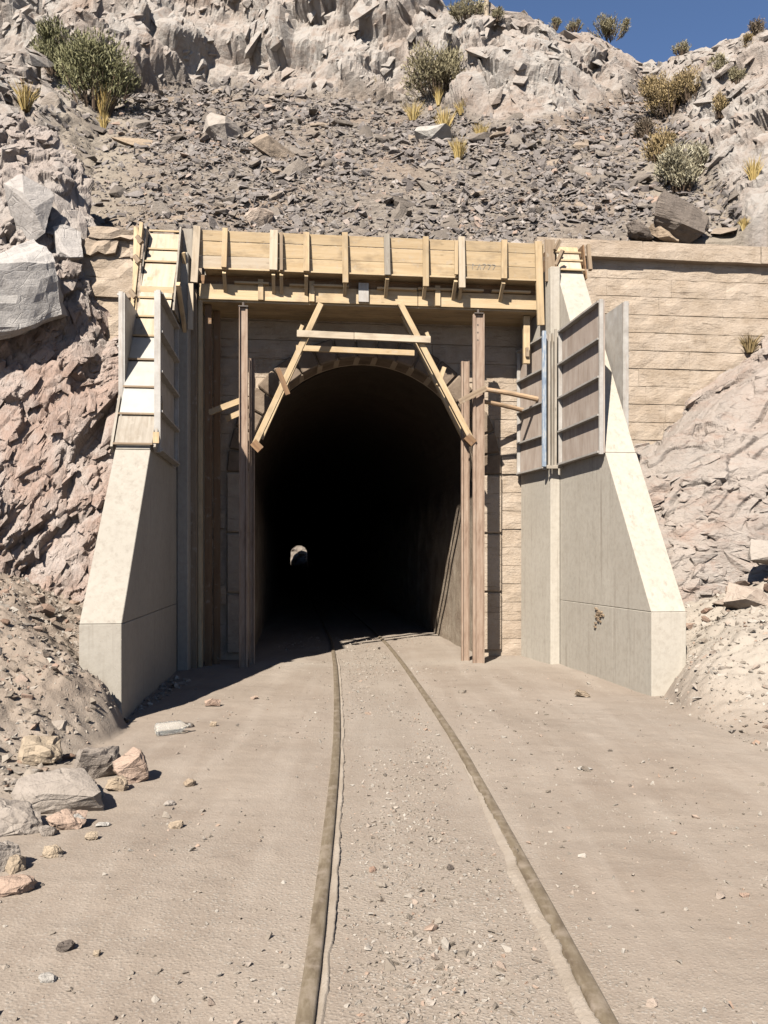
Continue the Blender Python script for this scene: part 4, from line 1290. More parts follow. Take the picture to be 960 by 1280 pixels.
def mass(name, temps, pos, nrm, size, mat, flat=0.35, sink=0.15, tdir=None, tj=0.25, aspect=None):
    """many loose stones as one mesh: each a convex chip laid roughly along the surface"""
    Vs, Fs, nv = [], [], 0
    ti = RNG.integers(0, len(temps), len(pos))
    for k_ in range(len(temps)):
        idx = np.nonzero(ti == k_)[0]
        if len(idx) == 0: continue
        tv, tf = temps[k_]
        n_ = len(idx)
        nn_ = nrm[idx] + RNG.normal(0, flat, (n_, 3))
        nn_ /= np.linalg.norm(nn_, axis=1)[:, None]
        t = RNG.normal(0, 1, (n_, 3)) if tdir is None else np.array(tdir)[None] + RNG.normal(0, tj, (n_, 3))
        t -= nn_ * (t * nn_).sum(1)[:, None]
        t /= np.linalg.norm(t, axis=1)[:, None]
        b = np.cross(nn_, t)
        s = size[idx][:, None]
        loc = tv[None] * s[:, :, None]
        w_ = loc[:, :, 0:1] * t[:, None] + loc[:, :, 1:2] * b[:, None] + loc[:, :, 2:3] * nn_[:, None]
        w_ = w_ + (pos[idx] + nrm[idx] * s * sink)[:, None]
        Vs.append(w_.reshape(-1, 3))
        Fs.append((tf[None] + (np.arange(n_) * len(tv))[:, None, None] + nv).reshape(-1, 3))
        nv += n_ * len(tv)
    me = np_mesh(name, np.concatenate(Vs), np.concatenate(Fs), mat)
    return tag(link(name, me), kind="stuff")


# broken blocks and shards standing out of the rock faces
BLOCKS = [hull_arrays(hull_mesh(400 + i, 11, (1, 0.55, 0.5), 0.8)) for i in range(14)]
LUMPS = [hull_arrays(hull_mesh(450 + i, 12, (1, 0.8, 0.6), 0.75)) for i in range(14)]


def spread(VV, NN, mask, n):
    i_, j_ = np.nonzero(mask)
    s_ = RNG.integers(0, len(i_), n)
    return VV[i_[s_], j_[s_]], NN[i_[s_], j_[s_]]


PLATES = [hull_arrays(hull_mesh(480 + i, 10, (1, 0.5, 0.26), 0.7)) for i in range(16)]


def plates(VV, NN, mask, n, size, spr, mat, flat, sink, tdir, tj, temps=PLATES):
    q, r = spread(VV, NN, mask, n)
    mass("rock_plates", temps, q, r, np.exp(RNG.normal(math.log(size), spr, n)), M[mat], flat, sink, tdir, tj)


plates(LV, LN, (LV[:, :, 2] < 5.4) & (LV[:, :, 0] > -7.5), 4200, 0.19, 0.5, 'rock_left', 0.10, -0.075, (0.42, 0.1, 0.9), 0.2)
plates(LV, LN, (LV[:, :, 2] < 5.0) & (LV[:, :, 0] > -7.5), 260, 0.2, 0.4, 'rock_left', 0.3, -0.14, (0.42, 0.1, 0.9), 0.2, BLOCKS)
plates(LV, LN, (LV[:, :, 2] > 4.8) & (LV[:, :, 0] > -7.5), 700, 0.34, 0.5, 'rock_left', 0.12, -0.08, (0.25, 0.1, 0.95), 0.3)
plates(RV, RN, (RV[:, :, 0] < 8), 420, 0.40, 0.5, 'rock_right', 0.06, -0.10, (0.9, 0.1, -0.25), 0.3)
plates(RV, RN, (RV[:, :, 0] < 8) & (RV[:, :, 2] < 2.9), 420, 0.17, 0.4, 'rock_right', 0.2, -0.10, (0.9, 0.1, -0.25), 0.3, BLOCKS)
mk = (mr_n.reshape(len(hx), len(ht)) > 0.6) & (np.abs(HX) < 0.55 * HY + 0.5) & (HT > 0.5) & (HT < 18)
NH = N.reshape(len(hx), len(ht), 3)
plates(HV, NH, mk & (HX < 2.2), 3000, 0.42, 0.55, 'hill', 0.10, -0.08, (0.5, 0.2, 0.8), 0.35)
plates(HV, NH, mk & (HX >= 2.2), 2800, 0.36, 0.55, 'hill', 0.12, -0.085, (0.5, 0.3, -0.6), 0.4)

# loose slate over the scree
nvx = N.reshape(len(hx), len(ht), 3)
scr = (1 - mr_n).reshape(len(hx), len(ht)) * (1 - 0.6 * dirt.reshape(len(hx), len(ht)))
vis = (np.abs(HX) < 0.55 * HY + 0.5) & (HT > 0.25) & (HT < 17) & (scr > 0.22)
ci, cj = np.nonzero(vis)
wt = scr[ci, cj] ** 1.3 * (0.35 + sstep(fbm(HV[ci, cj] * 0.5, 3, 19), -0.35, 0.25)) / (HY[ci, cj] ** 1.2)
wt /= wt.sum()


def pick(n):
    s = RNG.choice(len(ci), n, p=wt)
    return HV[ci[s], cj[s]] + RNG.normal(0, 0.02, (n, 3)) * np.array([1, 1, 0]), nvx[ci[s], cj[s]]


p_, n_ = pick(36000)
mass("slate_scree", SLABS, p_, n_, np.exp(RNG.normal(math.log(0.066), 0.68, 36000)).clip(0.02, 0.34) * (p_[:, 1] / 18) ** 0.7, M['scree'], 0.45, 0.10)
p_, n_ = pick(260)
slab_me = []
for i in range(8):
    slab_me.append(to_mesh(hull_mesh(300 + i, 13, (1, 0.62, 0.26), 0.8), "slate_slab", M['slate']))
for i in range(260):
    o = link("slate_slab", slab_me[i % 8])
    nn_ = Vector(n_[i]) + Vector(RNG.normal(0, 0.28, 3))
    q = nn_.normalized().to_track_quat('Z', 'Y').to_matrix() @ Matrix.Rotation(random.uniform(0, 6.28), 3, 'Z')
    o.rotation_euler = q.to_euler()
    s = 0.2 + 0.5 * random.random() ** 1.8 * (0.75 + 0.02 * p_[i][1]) * (0.8 if i > 60 else 1.15)
    o.scale = (s, s, s * random.uniform(0.8, 1.4))
    o.location = Vector(p_[i]) + nn_.normalized() * s * 0.05
    tag(o, "grey slate slab lying loose among the shale on the scree slope", "rock", "slate slabs on the scree slope")

# pebbles and grit on the ground
npb = 48000
py_ = 1.7 + 15.5 * RNG.random(npb) ** 2.0
px_ = np.where(py_ > 11.5, tc(py_) + RNG.uniform(-1.5, 1.5, npb), RNG.uniform(-0.52, 0.52, npb) * (py_ + 1.0))
mid = RNG.random(npb) < 0.45
px_[mid] = tc(py_[mid]) + RNG.normal(0, 0.32, mid.sum())
bank_l = RNG.random(npb) < 0.15
py_[bank_l] = RNG.uniform(5.2, 11, bank_l.sum())
px_[bank_l] = np.where(RNG.random(bank_l.sum()) < 0.62, RNG.uniform(-5.4, -2.5, bank_l.sum()), RNG.uniform(3.1, 5.6, bank_l.sum()))
okm = (np.abs(np.abs(px_ - tc(py_)) - 0.5) > 0.09)
okm &= bank_l | (RNG.random(npb) < np.clip(0.45 + 1.5 * fbm(np.stack([px_ * 1.6, py_ * 0.8, np.zeros(npb)], -1), 3, 15), 0.05, 1))
px_, py_, isb = px_[okm], py_[okm], bank_l[okm]
pz_ = ground_z(px_, py_)
sz = np.exp(RNG.normal(math.log(0.0112), 0.62, len(px_)))
sz[isb] *= 2.7
mass("gravel", CHIPS, np.stack([px_, py_, pz_], -1), np.tile(np.array([[0, 0, 1.0]]), (len(px_), 1)), np.minimum(sz, 0.14), M['pebble'], 0.6, 0.12)


for (n_b, xa, xb, ya, yb, s0_, mt_) in ((2600, -5.6, -2.62, 5.6, 11.2, 0.050, 'bank_chip'), (1300, 3.45, 6.2, 7.6, 11.6, 0.042, 'pale_chip')):
    bx, by = RNG.uniform(xa, xb, n_b), RNG.uniform(ya, yb, n_b)
    bz0 = ground_base(bx, by)
    ok_ = bz0 > 0.10
    bx, by = bx[ok_], by[ok_]
    zz_ = ground_z(bx, by)
    e1, e2 = (ground_z(bx + 0.1, by) - zz_) / 0.1, (ground_z(bx, by + 0.1) - zz_) / 0.1
    nb_ = np.stack([-e1, -e2, np.ones_like(e1)], -1)
    nb_ /= np.linalg.norm(nb_, axis=1)[:, None]
    mass("bank_rubble", CHIPS, np.stack([bx, by, zz_], -1), nb_, np.minimum(np.exp(RNG.normal(math.log(s0_), 0.6, len(bx))), 0.19), M[mt_], 0.4, -0.05)


def gpix(u, v, z=0.0):
    """a spot on the flat ground, from measurements taken on the photograph"""
    Y = 1040 * (1.57 - z) / (v - 700)
    return (u - 480) * Y / 1040, Y


RCACHE = {}


def rock_mesh(seed, mat, scale, n=22, boxy=0.6, rough=0.05, sub=3):
    key = (seed, mat.name, scale)
    if key in RCACHE: return RCACHE[key]
    bm = hull_mesh(seed, n, scale, boxy)
    if sub:
        bmesh.ops.dissolve_limit(bm, angle_limit=R(12), verts=bm.verts, edges=bm.edges)
        bmesh.ops.triangulate(bm, faces=bm.faces)
        bmesh.ops.subdivide_edges(bm, edges=bm.edges, cuts=sub, use_grid_fill=True)
        co_ = np.array([v.co[:] for v in bm.verts])
        d = max(scale)
        f_, _ = facet(co_ / d * (5 if sub < 5 else 2.6) + 3, seed, 1.2)
        f9_, _ = facet(co_ / d * 13 + 7, seed + 5, 1.2)
        dn = rough * d * (0.7 * f_ + 0.35 * f9_ + 0.6 * fbm(co_ / d * 6, 4, seed)) if sub < 5 else rough * d * (0.8 * fbm(co_ / d * 3, 5, seed, 0.6) - 0.5 * np.abs(fbm(co_ / d * np.array([2.0, 2.0, 7.0]), 3, seed + 9)))
        bm.normal_update()
        nn_ = [v.normal.copy() for v in bm.verts]
        for i, v in enumerate(bm.verts): v.co += nn_[i] * float(dn[i])
    me = to_mesh(bm, "boulder", mat)
    RCACHE[key] = me
    return me


def boulder(name, u, v, w_, d_, h_, mat, rz, label, tilt=(0, 0), seed=1, sub=4, z=None, xy=None, boxy=0.7, n=22, rough=0.06, sink=0.2):
    x, y = xy if xy else gpix(u, v)
    me = rock_mesh(seed, M[mat], (w_, d_, h_), n, boxy, rough, 7 if max(w_, h_) > 0.5 else sub)
    o = link(name, me)
    zz = float(ground_z(np.array([x]), np.array([y]))[0]) if z is None else z
    o.location = (x, y, zz + h_ * (0.5 - sink))
    o.rotation_euler = (tilt[0], tilt[1], rz)
    return tag(o, label, "rock")


boulder("boulder", 78, 1008, 0.56, 0.40, 0.30, 'st_grey', 0.1, "largest pale grey boulder in the rock heap below the left wing wall", (0.05, 0.02), 111, boxy=0.85)
boulder("boulder", 122, 968, 0.36, 0.30, 0.32, 'st_grey', 0.5, "squarish grey boulder beside the salmon block in the left rock heap", (0.2, 0.1), 12)
boulder("boulder", 163, 974, 0.235, 0.22, 0.27, 'st_salmon', 0.35, "salmon pink cube-shaped block at the right end of the left rock heap", (0.0, -0.08), 13, boxy=0.92)
boulder("boulder", 50, 955, 0.33, 0.28, 0.26, 'st_tan', 0.7, "tan wedge-shaped rock at the back of the left rock heap", (0.3, 0.3), 14)
boulder("boulder", 146, 985, 0.17, 0.13, 0.11, 'st_tan', 0.1, "small tan stone lying in front of the salmon block", (0, 0), 15)
boulder("boulder", 121, 998, 0.09, 0.09, 0.13, 'st_pale', 0.3, "small whitish upright stone in front of the grey boulder", (0.1, 0.2), 16)
boulder("boulder", 100, 990, 0.20, 0.16, 0.15, 'st_grey', 0.9, "small grey stone leaning between the largest boulder and the white stone", (0.4, 0.3), 17)
boulder("boulder", 84, 1032, 0.24, 0.18, 0.13, 'st_salmon', 0.4, "pink flat stone in front of the largest left boulder", (0.2, 0.1), 18)
boulder("boulder", 18, 1117, 0.20, 0.13, 0.085, 'st_salmon', 0.15, "salmon slab with a pale top at the left picture edge", (0.1, 0.05), 19, boxy=0.9)
boulder("boulder", 4, 1088, 0.17, 0.15, 0.17, 'st_grey', 0.6, "grey rounded stone cut by the left picture edge above the salmon slab", (0, 0.2), 20)
boulder("boulder", 20, 1092, 0.11, 0.10, 0.10, 'st_tan', 0.6, "small tan stone tucked behind the salmon slab", (0.2, 0.2), 21)
boulder("boulder", 8, 1036, 0.40, 0.30, 0.20, 'st_grey', 0.3, "low grey rock left of the largest boulder at the picture edge", (0.1, 0.25), 22)
boulder("boulder", 66, 1072, 0.11, 0.09, 0.075, 'st_tan', 0.8, "tan angular stone alone on the dust below the left rock heap", (0, 0.2), 23)
boulder("boulder", 60, 1042, 0.11, 0.10, 0.09, 'st_grey', 0.2, "small grey stone just below the pink flat stone", (0.2, 0.1), 24)
boulder("boulder", 115, 1050, 0.075, 0.06, 0.055, 'st_tan', 0.2, "little brown stone right of the tan angular stone", (0.1, 0.1), 25)
boulder("boulder", 97, 1031, 0.10, 0.09, 0.09, 'st_pale', 0.5, "small pale stone touching the right side of the pink flat stone", (0.2, 0.3), 26)
boulder("boulder", 128, 1031, 0.09, 0.06, 0.03, 'st_pale', 0.5, "thin whitish flake lying flat right of the rock heap", (0, 0), 27)
boulder("boulder", 219, 1034, 0.10, 0.075, 0.05, 'st_tan', 0.5, "tan cracked stone on open dust right of the rock heap", (0, 0), 28)
boulder("boulder", 82, 1190, 0.075, 0.05, 0.04, 'st_dark', 0.3, "dark flat stone on the dust in the lower left", (0, 0), 29)
boulder("boulder", 60, 1226, 0.07, 0.055, 0.03, 'st_pale', 0.1, "pale flat stone below the dark flat stone in the lower left", (0, 0), 30)
boulder("boulder", 121, 1196, 0.035, 0.03, 0.025, 'st_tan', 0.1, "tiny tan stone right of the dark flat stone", (0, 0), 31)
boulder("boulder", 265, 882, 0.17, 0.13, 0.11, 'st_salmon', 0.3, "salmon brick-like stone at the edge of the left wing wall's shadow", (0, 0.1), 32, boxy=0.9)
boulder("boulder", 318, 873, 0.10, 0.09, 0.05, 'st_red', 0.3, "small reddish stone between the left wing wall and the rail", (0, 0), 33)
boulder("boulder", 235, 908, 0.14, 0.07, 0.06, 'st_dark', 0.3, "thin dark stone beside the clear bottle", (0, 0.2), 34)
boulder("boulder", 267, 907, 0.07, 0.05, 0.06, 'st_tan', 0.3, "small tan stone right of the thin dark stone", (0, 0.1), 35)
boulder("boulder", 727, 871, 0.17, 0.12, 0.10, 'st_tan', 0.2, "tan brick-like stone in front of the right wing wall", (0, 0.05), 36, boxy=0.95)
boulder("boulder", 731, 962, 0.13, 0.05, 0.03, 'st_pale', -0.1, "curved whitish flake on the dust right of the track", (0, 0), 37)
boulder("boulder", 930, 1119, 0.05, 0.03, 0.025, 'st_salmon', 0.1, "small salmon stone on the dust near the right edge", (0, 0), 38)
boulder("boulder", 880, 1262, 0.028, 0.018, 0.015, 'st_pale', 0.8, "tiny pale chip in the lower right corner", (0, 0), 39)
boulder("boulder", 238, 980, 0.10, 0.07, 0.06, 'st_tan', 0.8, "brown angular stone on the dust right of the salmon block", (0.1, 0.1), 40)
boulder("boulder", 212, 1004, 0.09, 0.045, 0.04, 'st_grey', 0.7, "thin grey stone lying on the dust below the brown angular stone", (0.1, 0.1), 41)
boulder("boulder", 465, 1086, 0.045, 0.035, 0.03, 'st_red', 0.7, "small pinkish stone between the rails, near the left rail", (0.1, 0.1), 42)
boulder("boulder", 563, 1084, 0.04, 0.03, 0.03, 'st_dark', 0.7, "small dark stone between the rails, near the middle", (0.1, 0.1), 43)
boulder("boulder", 522, 1200, 0.055, 0.035, 0.02, 'st_grey', 0.3, "flat grey stone in the gravel between the rails", (0.05, 0.1), 44)
# rocks on the rock faces and the hill
boulder("boulder", 0, 0, 1.9, 1.25, 1.25, 'st_block', 0.35, "huge pale grey angular block jutting from the left cliff over a dark hollow", (0.15, -0.42), 61, z=4.85, xy=(-5.42, 11.55), boxy=0.85, n=26, rough=0.07)
boulder("boulder", 0, 0, 0.75, 0.6, 0.95, 'st_block', 0.2, "pale grey flat-faced slab high on the left cliff", (-0.3, 0.2), 62, z=6.5, xy=(-5.35, 12.45), boxy=0.85, n=16, rough=0.03)
boulder("boulder", 0, 0, 0.55, 0.5, 0.7, 'st_block', 0.6, "smaller pale slab right of the flat-faced slab on the left cliff", (-0.3, -0.3), 63, z=6.2, xy=(-4.72, 12.55), boxy=0.85, n=16, rough=0.04)
hb = lambda x, y: hill_at(x, y)
boulder("boulder", 0, 0, 0.95, 0.6, 0.5, 'st_pale', -0.1, "white flat-topped boulder with a dark crack, among grass tufts on the scree", (0.3, 0.1), 68, z=hb(1.22, 20.2) - 0.05, xy=(1.22, 20.2), boxy=0.85, n=18, rough=0.03)
boulder("boulder", 0, 0, 1.25, 0.7, 0.7, 'st_grey', 0.4, "biggest grey angular slab in the middle of the scree slope", (0.4, 0.35), 69, z=hb(-3.85, 20.2) - 0.1, xy=(-3.85, 20.2), boxy=0.8, n=18, rough=0.05)
boulder("boulder", 0, 0, 1.2, 0.6, 0.55, 'slate', 0.5, "long dark slab lying right of the biggest grey slab on the scree", (0.3, 0.45), 70, z=hb(-2.5, 18.9) - 0.1, xy=(-2.5, 18.9), boxy=0.8, n=18, rough=0.05)
boulder("boulder", 0, 0, 1.1, 0.5, 0.22, 'st_tan', 0.1, "thin tan slab lying flat below the green bush on the scree", (0.3, 0.0), 71, z=hb(-5.9, 19.6), xy=(-5.9, 19.6), boxy=0.85, n=18, rough=0.03)
boulder("boulder", 0, 0, 0.5, 0.4, 0.35, 'st_red', 0.1, "reddish stone low on the scree above the beam formwork", (0.3, 0.0), 72, z=hb(-2.25, 15.0), xy=(-2.25, 15.0), boxy=0.85, n=18, rough=0.04)
boulder("boulder", 0, 0, 0.6, 0.5, 0.36, 'st_red', 0.15, "tan block lying at the foot of the right rock face", (0.1, 0.1), 73, z=None, xy=(4.55, 10.55), boxy=0.9, n=18, rough=0.04)
boulder("boulder", 0, 0, 0.55, 0.4, 0.36, 'st_grey', 0.15, "pale grey block above the tan block at the foot of the right rock face", (0.2, 0.2), 74, z=1.55, xy=(5.05, 11.0), boxy=0.9, n=18, rough=0.04)

# repeated loose stones: talus under the right face, broken rock under the left face, stones on the dusty banks
STONES = {kk: [rock_mesh(500 + 10 * q + i, M[kk], (1, 0.75, 0.55), 13, 0.75, 0.0, 0) for i in range(5)] for q, kk in enumerate(('st_red', 'st_mix'))}
used = 0
for (grp, lbl, kk, cnt, xr_, yr_, s0, s1) in (
        ("stones at the foot of the right rock face", "reddish angular stone in the loose talus under the right rock face", 'st_red', 75, (3.55, 6.0), (10.6, 12.0), 0.07, 0.34),
        ("stones at the foot of the left rock face", "rusty angular stone on the dirt ledge under the left rock face", 'st_red', 55, (-5.6, -3.2), (9.0, 11.0), 0.06, 0.30),
        ("stones on the left dirt bank", "small mixed stone on the dirt bank left of the wing wall", 'st_mix', 58, (-4.6, -2.55), (5.6, 9.2), 0.035, 0.16),
        ("stones on the right dirt bank", "small pale stone on the dirt bank right of the wing wall", 'st_mix', 28, (3.3, 5.2), (7.3, 10.4), 0.03, 0.12),
        ("small rocks of the left heap", "small angular rock among the bigger boulders of the left heap", 'st_mix', 24, (-2.85, -1.95), (5.1, 6.7), 0.05, 0.17),
        ("stones on the dusty floor", "small loose stone on the dusty floor beside the track", 'st_mix', 55, (-2.3, 3.2), (2.6, 11.0), 0.015, 0.055)):
    for i in range(cnt):
        x, y = random.uniform(*xr_), random.uniform(*yr_)
        if abs(abs(x - float(tc(y))) - 0.515) < 0.12: x += 0.3
        o = link("loose_stone", STONES[kk][i % 5])
        s = s0 + (s1 - s0) * random.random() ** 2.2
        o.scale = (s, s * random.uniform(0.7, 1.1), s * random.uniform(0.6, 1.1))
        o.rotation_euler = (random.uniform(-0.4, 0.4), random.uniform(-0.4, 0.4), random.uniform(0, 6.28))
        o.location = (x, y, float(ground_z(np.array([x]), np.array([y]))[0]) + s * 0.14)
        tag(o, lbl, "rock", grp)


# ------------------------------------------------------------------ plants
def blades(base, tip, width, bend, rng):
    """thin two-segment blades from base to tip (arrays) as quads"""
    n = len(base)
    d = tip - base
    side = np.cross(d, rng.normal(0, 1, (n, 3)))
    side /= np.maximum(np.linalg.norm(side, axis=1), 1e-6)[:, None]
    w_ = np.asarray(width).reshape(-1, 1)
    midp = base + d * 0.55 + bend
    Vv = np.stack([base - side * w_, base + side * w_, midp + side * w_ * 0.8, midp - side * w_ * 0.8, tip + side * w_ * 0.2, tip - side * w_ * 0.2], 1)
    idx = np.arange(n)[:, None] * 6
    F = np.concatenate([idx + np.array([[0, 1, 2, 3]]), idx + np.array([[3, 2, 4, 5]])])
    return Vv.reshape(-1, 3), F


def bush(name, label, x, y, z, w_, h_, mat, seed, group=None, n=2400, up=0.75, lobes=7, ry=0.8):
    rng = np.random.default_rng(seed)
    t = thing(name, label, "bush", (x, y, z), group)
    n = int(n * 2.2)
    ns_ = 46
    an = rng.uniform(0, 2 * np.pi, ns_)
    rad = rng.random(ns_) ** 0.6
    tip = np.stack([np.cos(an) * rad * w_ * 0.48, np.sin(an) * rad * w_ * 0.48 * ry, h_ * (0.45 + 0.5 * (1 - rad * rad) * rng.uniform(0.7, 1.05, ns_))], -1)
    base = np.stack([np.cos(an) * rad * w_ * 0.22, np.sin(an) * rad * w_ * 0.22 * ry, -0.08 + 0 * an], -1)
    Vv, F = blades(base, tip, np.full(ns_, 0.012 * max(1, h_)), np.zeros((ns_, 3)), rng)
    link("stems", np_mesh("stems", Vv, F, M['twig']), t)
    lc = np.stack([rng.uniform(-0.34, 0.34, lobes) * w_, rng.uniform(-0.34, 0.34, lobes) * w_ * ry, rng.uniform(0.25, 0.72, lobes) * h_], -1)
    lr = rng.uniform(0.16, 0.30, lobes) * min(w_, h_ * 1.3)
    k1 = rng.integers(0, lobes, n)
    dv = rng.normal(0, 1, (n, 3))
    dv /= np.linalg.norm(dv, axis=1)[:, None]
    pos = lc[k1] + dv * (lr[k1] * rng.random(n) ** 0.45)[:, None]
    m_ = rng.random(n) < 0.38
    si = rng.integers(0, ns_, m_.sum())
    fr = rng.uniform(0.35, 1.05, m_.sum())[:, None]
    pos[m_] = base[si] + (tip[si] - base[si]) * fr + rng.normal(0, 0.05 * h_, (m_.sum(), 3))
    pos[:, 2] = np.maximum(pos[:, 2], 0.02)
    out = np.stack([pos[:, 0] / w_, pos[:, 1] / w_, np.full(n, up)], -1) + rng.normal(0, 0.38, (n, 3))
    out /= np.linalg.norm(out, axis=1)[:, None]
    ln = rng.uniform(0.05, 0.13, n)[:, None] * (0.6 + 0.4 * min(h_, 1.6))
    Vv, F = blades(pos, pos + out * ln, rng.uniform(0.006, 0.013, n) * (0.6 + 0.5 * min(h_, 1.6)), rng.normal(0, 0.01, (n, 3)), rng)
    link("foliage", np_mesh("foliage", Vv, F, M[mat]), t)
    return t


def tuft(label, x, y, z, w_, h_, seed, n=170, mat='straw', group=None):
    rng = np.random.default_rng(seed)
    an = rng.uniform(0, 2 * np.pi, n)
    sp = rng.random(n) ** 0.7
    base = np.stack([np.cos(an) * sp * w_ * 0.15, np.sin(an) * sp * w_ * 0.15, np.full(n, -0.04)], -1)
    hh = h_ * rng.uniform(0.55, 1.05, n)
    tip = np.stack([np.cos(an) * sp * w_ * 0.72, np.sin(an) * sp * w_ * 0.72, hh], -1)
    bend = np.stack([-np.cos(an) * sp * w_ * 0.08, -np.sin(an) * sp * w_ * 0.08, hh * 0.1], -1)
    Vv, F = blades(base, tip, rng.uniform(0.006, 0.013, n) * max(0.7, h_ * 1.4), bend, rng)
    o = link("grass_tuft", np_mesh("grass_tuft", Vv, F, M[mat]))
    o.location = (x, y, z)
    return tag(o, label, "grass", group)


def hill_ray(u, v):
    """the spot on the built hillside seen at a measured pixel: walks outwards until the slope is met"""
    kx, kz = (u - 480) / 1040, (700 - v) / 1040
    y = 13.0
    while y < 45:
        x = kx * y
        if y > float(hill_ys(np.array(x))) + 0.1 and hill_at(x, y) >= 1.57 + kz * y: return x, y, hill_at(x, y)
        y += 0.04
    return kx * 27, 27, 1.57 + kz * 27


BUSHES = [
    (118, 138, 95, 92, 'leaf_green', "largest dark green bush growing diagonally up the rocks at upper left", 3200, 9),
    (72, 92, 60, 62, 'leaf_green', "upper dark green bush touching the largest bush at upper left", 1800, 6),
    (150, 120, 40, 45, 'leaf_green', "small green bush at the right shoulder of the largest green bush", 900, 5),
    (548, 118, 92, 56, 'leaf_olive', "wide olive bush at the cliff foot above the white boulder", 3000, 9),
    (838, 142, 88, 50, 'leaf_ochre', "widest ochre bush on the gully edge at upper right", 2600, 8),
    (862, 125, 50, 40, 'leaf_ochre', "ochre bush rising behind the widest ochre bush", 1200, 6),
    (808, 172, 26, 26, 'leaf_brown', "small dark brown bush left of the ochre bushes in the gully", 800, 4),
    (825, 205, 40, 46, 'leaf_ochre', "brownish ochre bush below the widest ochre bush", 1300, 6),
    (850, 238, 58, 60, 'leaf_pale', "pale olive bush with whitish twigs lowest in the right gully", 2200, 8),
    (872, 220, 34, 44, 'leaf_pale', "pale twiggy bush right of the lowest bush in the gully", 1000, 5),
    (898, 98, 28, 32, 'leaf_olive', "small olive bush on the pale rock slope at far upper right", 800, 4),
    (920, 104, 18, 22, 'leaf_olive', "tiny olive bush right of the small bush on the pale rock slope", 400, 4),
    (900, 145, 20, 28, 'leaf_ochre', "small ochre bush lower on the pale rock slope at right", 500, 4),
    (585, 26, 55, 26, 'leaf_olive', "olive bush on the skyline left of the wooden pole", 1400, 7),
    (762, 44, 62, 19, 'leaf_olive', "widest bush on the skyline under the blue sky", 1600, 8),
    (694, 34, 14, 11, 'leaf_olive', "tiny bush on the skyline right of the wooden pole", 300, 3),
    (718, 36, 24, 10, 'leaf_olive', "low bush on the skyline left of the widest skyline bush", 500, 5),
    (852, 66, 26, 13, 'leaf_olive', "small bush on the skyline in the dip at right", 500, 5),
    (948, 50, 26, 26, 'leaf_brown', "brown bush on the skyline at the right picture edge", 700, 5),
    (935, 62, 16, 22, 'leaf_ochre', "small ochre bush just below the skyline at right", 400, 4),
    (622, 26, 18, 12, 'leaf_olive', "small bush at the foot of the wooden pole", 350, 4),
]
for i, (u, v, wp, hp, mt, lbl, n, lb) in enumerate(BUSHES):
    x, y, z = hill_ray(u, v)
    bush("bush", lbl, x, y, z - 0.03, wp * y / 1040, hp * y / 1040 * 1.02, mt, 900 + i, n=n, lobes=lb)
TUFTS = [
    (32, 140, 30, 34, "straw yellow grass tuft on the left cliff top below the green bush"),
    (130, 146, 26, 36, "tall straw grass tuft at the foot of the largest green bush"),
    (130, 162, 14, 20, "short straw tuft below the tall one by the green bush"),
    (516, 150, 26, 22, "wide golden grass tuft left of the other tufts under the olive bush"),
    (548, 130, 12, 22, "slim golden tuft right in front of the olive bush"),
    (556, 172, 22, 36, "tallest golden grass tuft just above the white boulder"),
    (573, 200, 20, 26, "golden tuft touching the right side of the white boulder"),
    (577, 146, 16, 16, "small brown tuft right of the slim golden tuft"),
    (601, 176, 18, 22, "brownish tuft alone on the scree right of the white boulder"),
    (470, 114, 12, 16, "small tuft at the cliff foot left of the olive bush"),
    (942, 230, 20, 30, "straw tuft on the scree near the right picture edge"),
    (930, 300, 12, 14, "small reddish tuft just above the right coping"),
]
for i, (u, v, wp, hp, lbl) in enumerate(TUFTS):
    x, y, z = hill_ray(u, v)
    tuft(lbl, x, y, z - 0.02, wp * y / 1040, hp * y / 1040, 1200 + i, group=None)
x, y, z = W((6.35, 0.05, 5.08))
tuft("olive tuft growing where the right rock face meets the stone wall", x, y, z, 0.35, 0.26, 1300, mat='leaf_ochre')

for (u, v, w_, d_, h_, mt, rz, lbl, tl, sd) in (
        (850, 300, 1.05, 0.8, 0.85, 'st_dark', -0.1, "big dark layered boulder sitting on the scree just above the right coping", (0.15, 0.3), 65),
        (830, 301, 0.6, 0.35, 0.26, 'st_tan', -0.3, "tan wedge of rock under the dark layered boulder above the coping", (0.1, 0.45), 66),
        (800, 299, 0.5, 0.35, 0.26, 'st_dark', 0.3, "small dark rock left of the big layered boulder above the coping", (0.1, 0.2), 67)):
    x, y, z = hill_ray(u, v)
    boulder("boulder", 0, 0, w_, d_, h_, mt, rz, lbl, tl, sd, z=z, xy=(x, y), boxy=0.8, n=20, rough=0.08, sink=0.1)

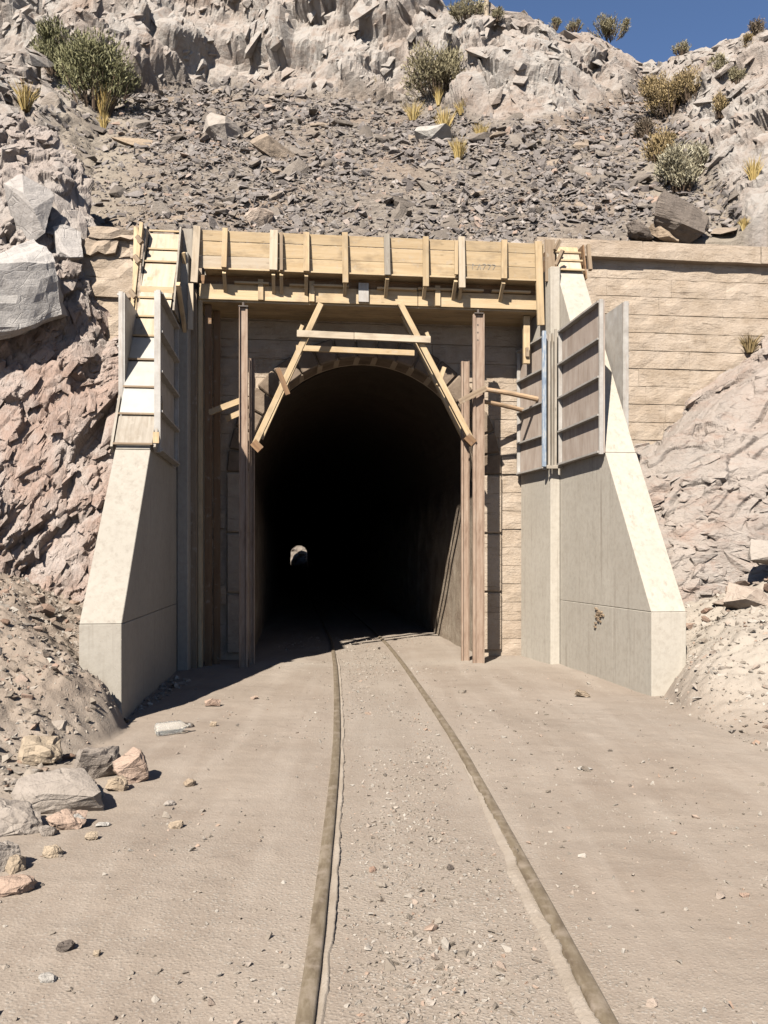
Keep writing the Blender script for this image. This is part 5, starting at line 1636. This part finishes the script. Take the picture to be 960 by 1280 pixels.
# wooden pole on the ridge
x, y, z = hill_ray(608, 22)
pl = thing("utility_pole", "slim pale wooden pole standing on the skyline, cut by the picture's top", "pole", (x, y, z))
mm = MB(False)
mm.tube((x, y, z - 0.4), (x, y + 0.05, z + 5.2), 0.075, 0.055, 10).build("shaft", M['wood_pale'], pl)
mm = MB(False)
mm.bar((x - 0.5, y + 0.05, z + 4.8), (x + 0.5, y + 0.05, z + 4.8), 0.07, 0.09).build("crossarm", M['wood_pale'], pl)

# clear ribbed bottle lying on the dust by the left wing wall
bx_, by_ = gpix(214, 917)
bz_ = float(ground_z(np.array([bx_]), np.array([by_]))[0])
bt = thing("plastic_bottle", "clear ribbed plastic bottle lying on the dust by the left wing wall's shadow", "bottle", (bx_, by_, bz_))


def lathe(prof_, n_, ax, org):
    vs_, fs = [], []
    ax = Vector(ax).normalized()
    s = ax.cross(Vector((0, 0, 1))).normalized()
    u_ = s.cross(ax)
    for (t_, r_) in prof_:
        for k_ in range(n_):
            an = 2 * math.pi * k_ / n_
            vs_.append(Vector(org) + ax * t_ + s * (math.cos(an) * r_) + u_ * (math.sin(an) * r_))
    for i in range(len(prof_) - 1):
        for k_ in range(n_):
            fs.append((i * n_ + k_, i * n_ + (k_ + 1) % n_, (i + 1) * n_ + (k_ + 1) % n_, (i + 1) * n_ + k_))
    fs.append(tuple(range(n_)))
    fs.append(tuple((len(prof_) - 1) * n_ + k_ for k_ in range(n_)))
    return vs_, fs


prof_ = [(0, 0.035), (0.01, 0.055)]
for i in range(7): prof_ += [(0.025 + 0.026 * i, 0.060), (0.038 + 0.026 * i, 0.053)]
prof_ += [(0.225, 0.058), (0.26, 0.035), (0.28, 0.016), (0.30, 0.016)]
mm = MB(False)
mm.add(*lathe(prof_, 18, (0.85, 0.5, 0.02), (bx_ - 0.13, by_ - 0.05, bz_ + 0.058)))
mm.build("bottle_body", M['plastic'], bt, smooth=True)
mm = MB(False)
mm.add(*lathe([(0.301, 0.018), (0.32, 0.018)], 14, (0.85, 0.5, 0.02), (bx_ - 0.13, by_ - 0.05, bz_ + 0.058)))
mm.build("bottle_cap", M['st_pale'], bt)
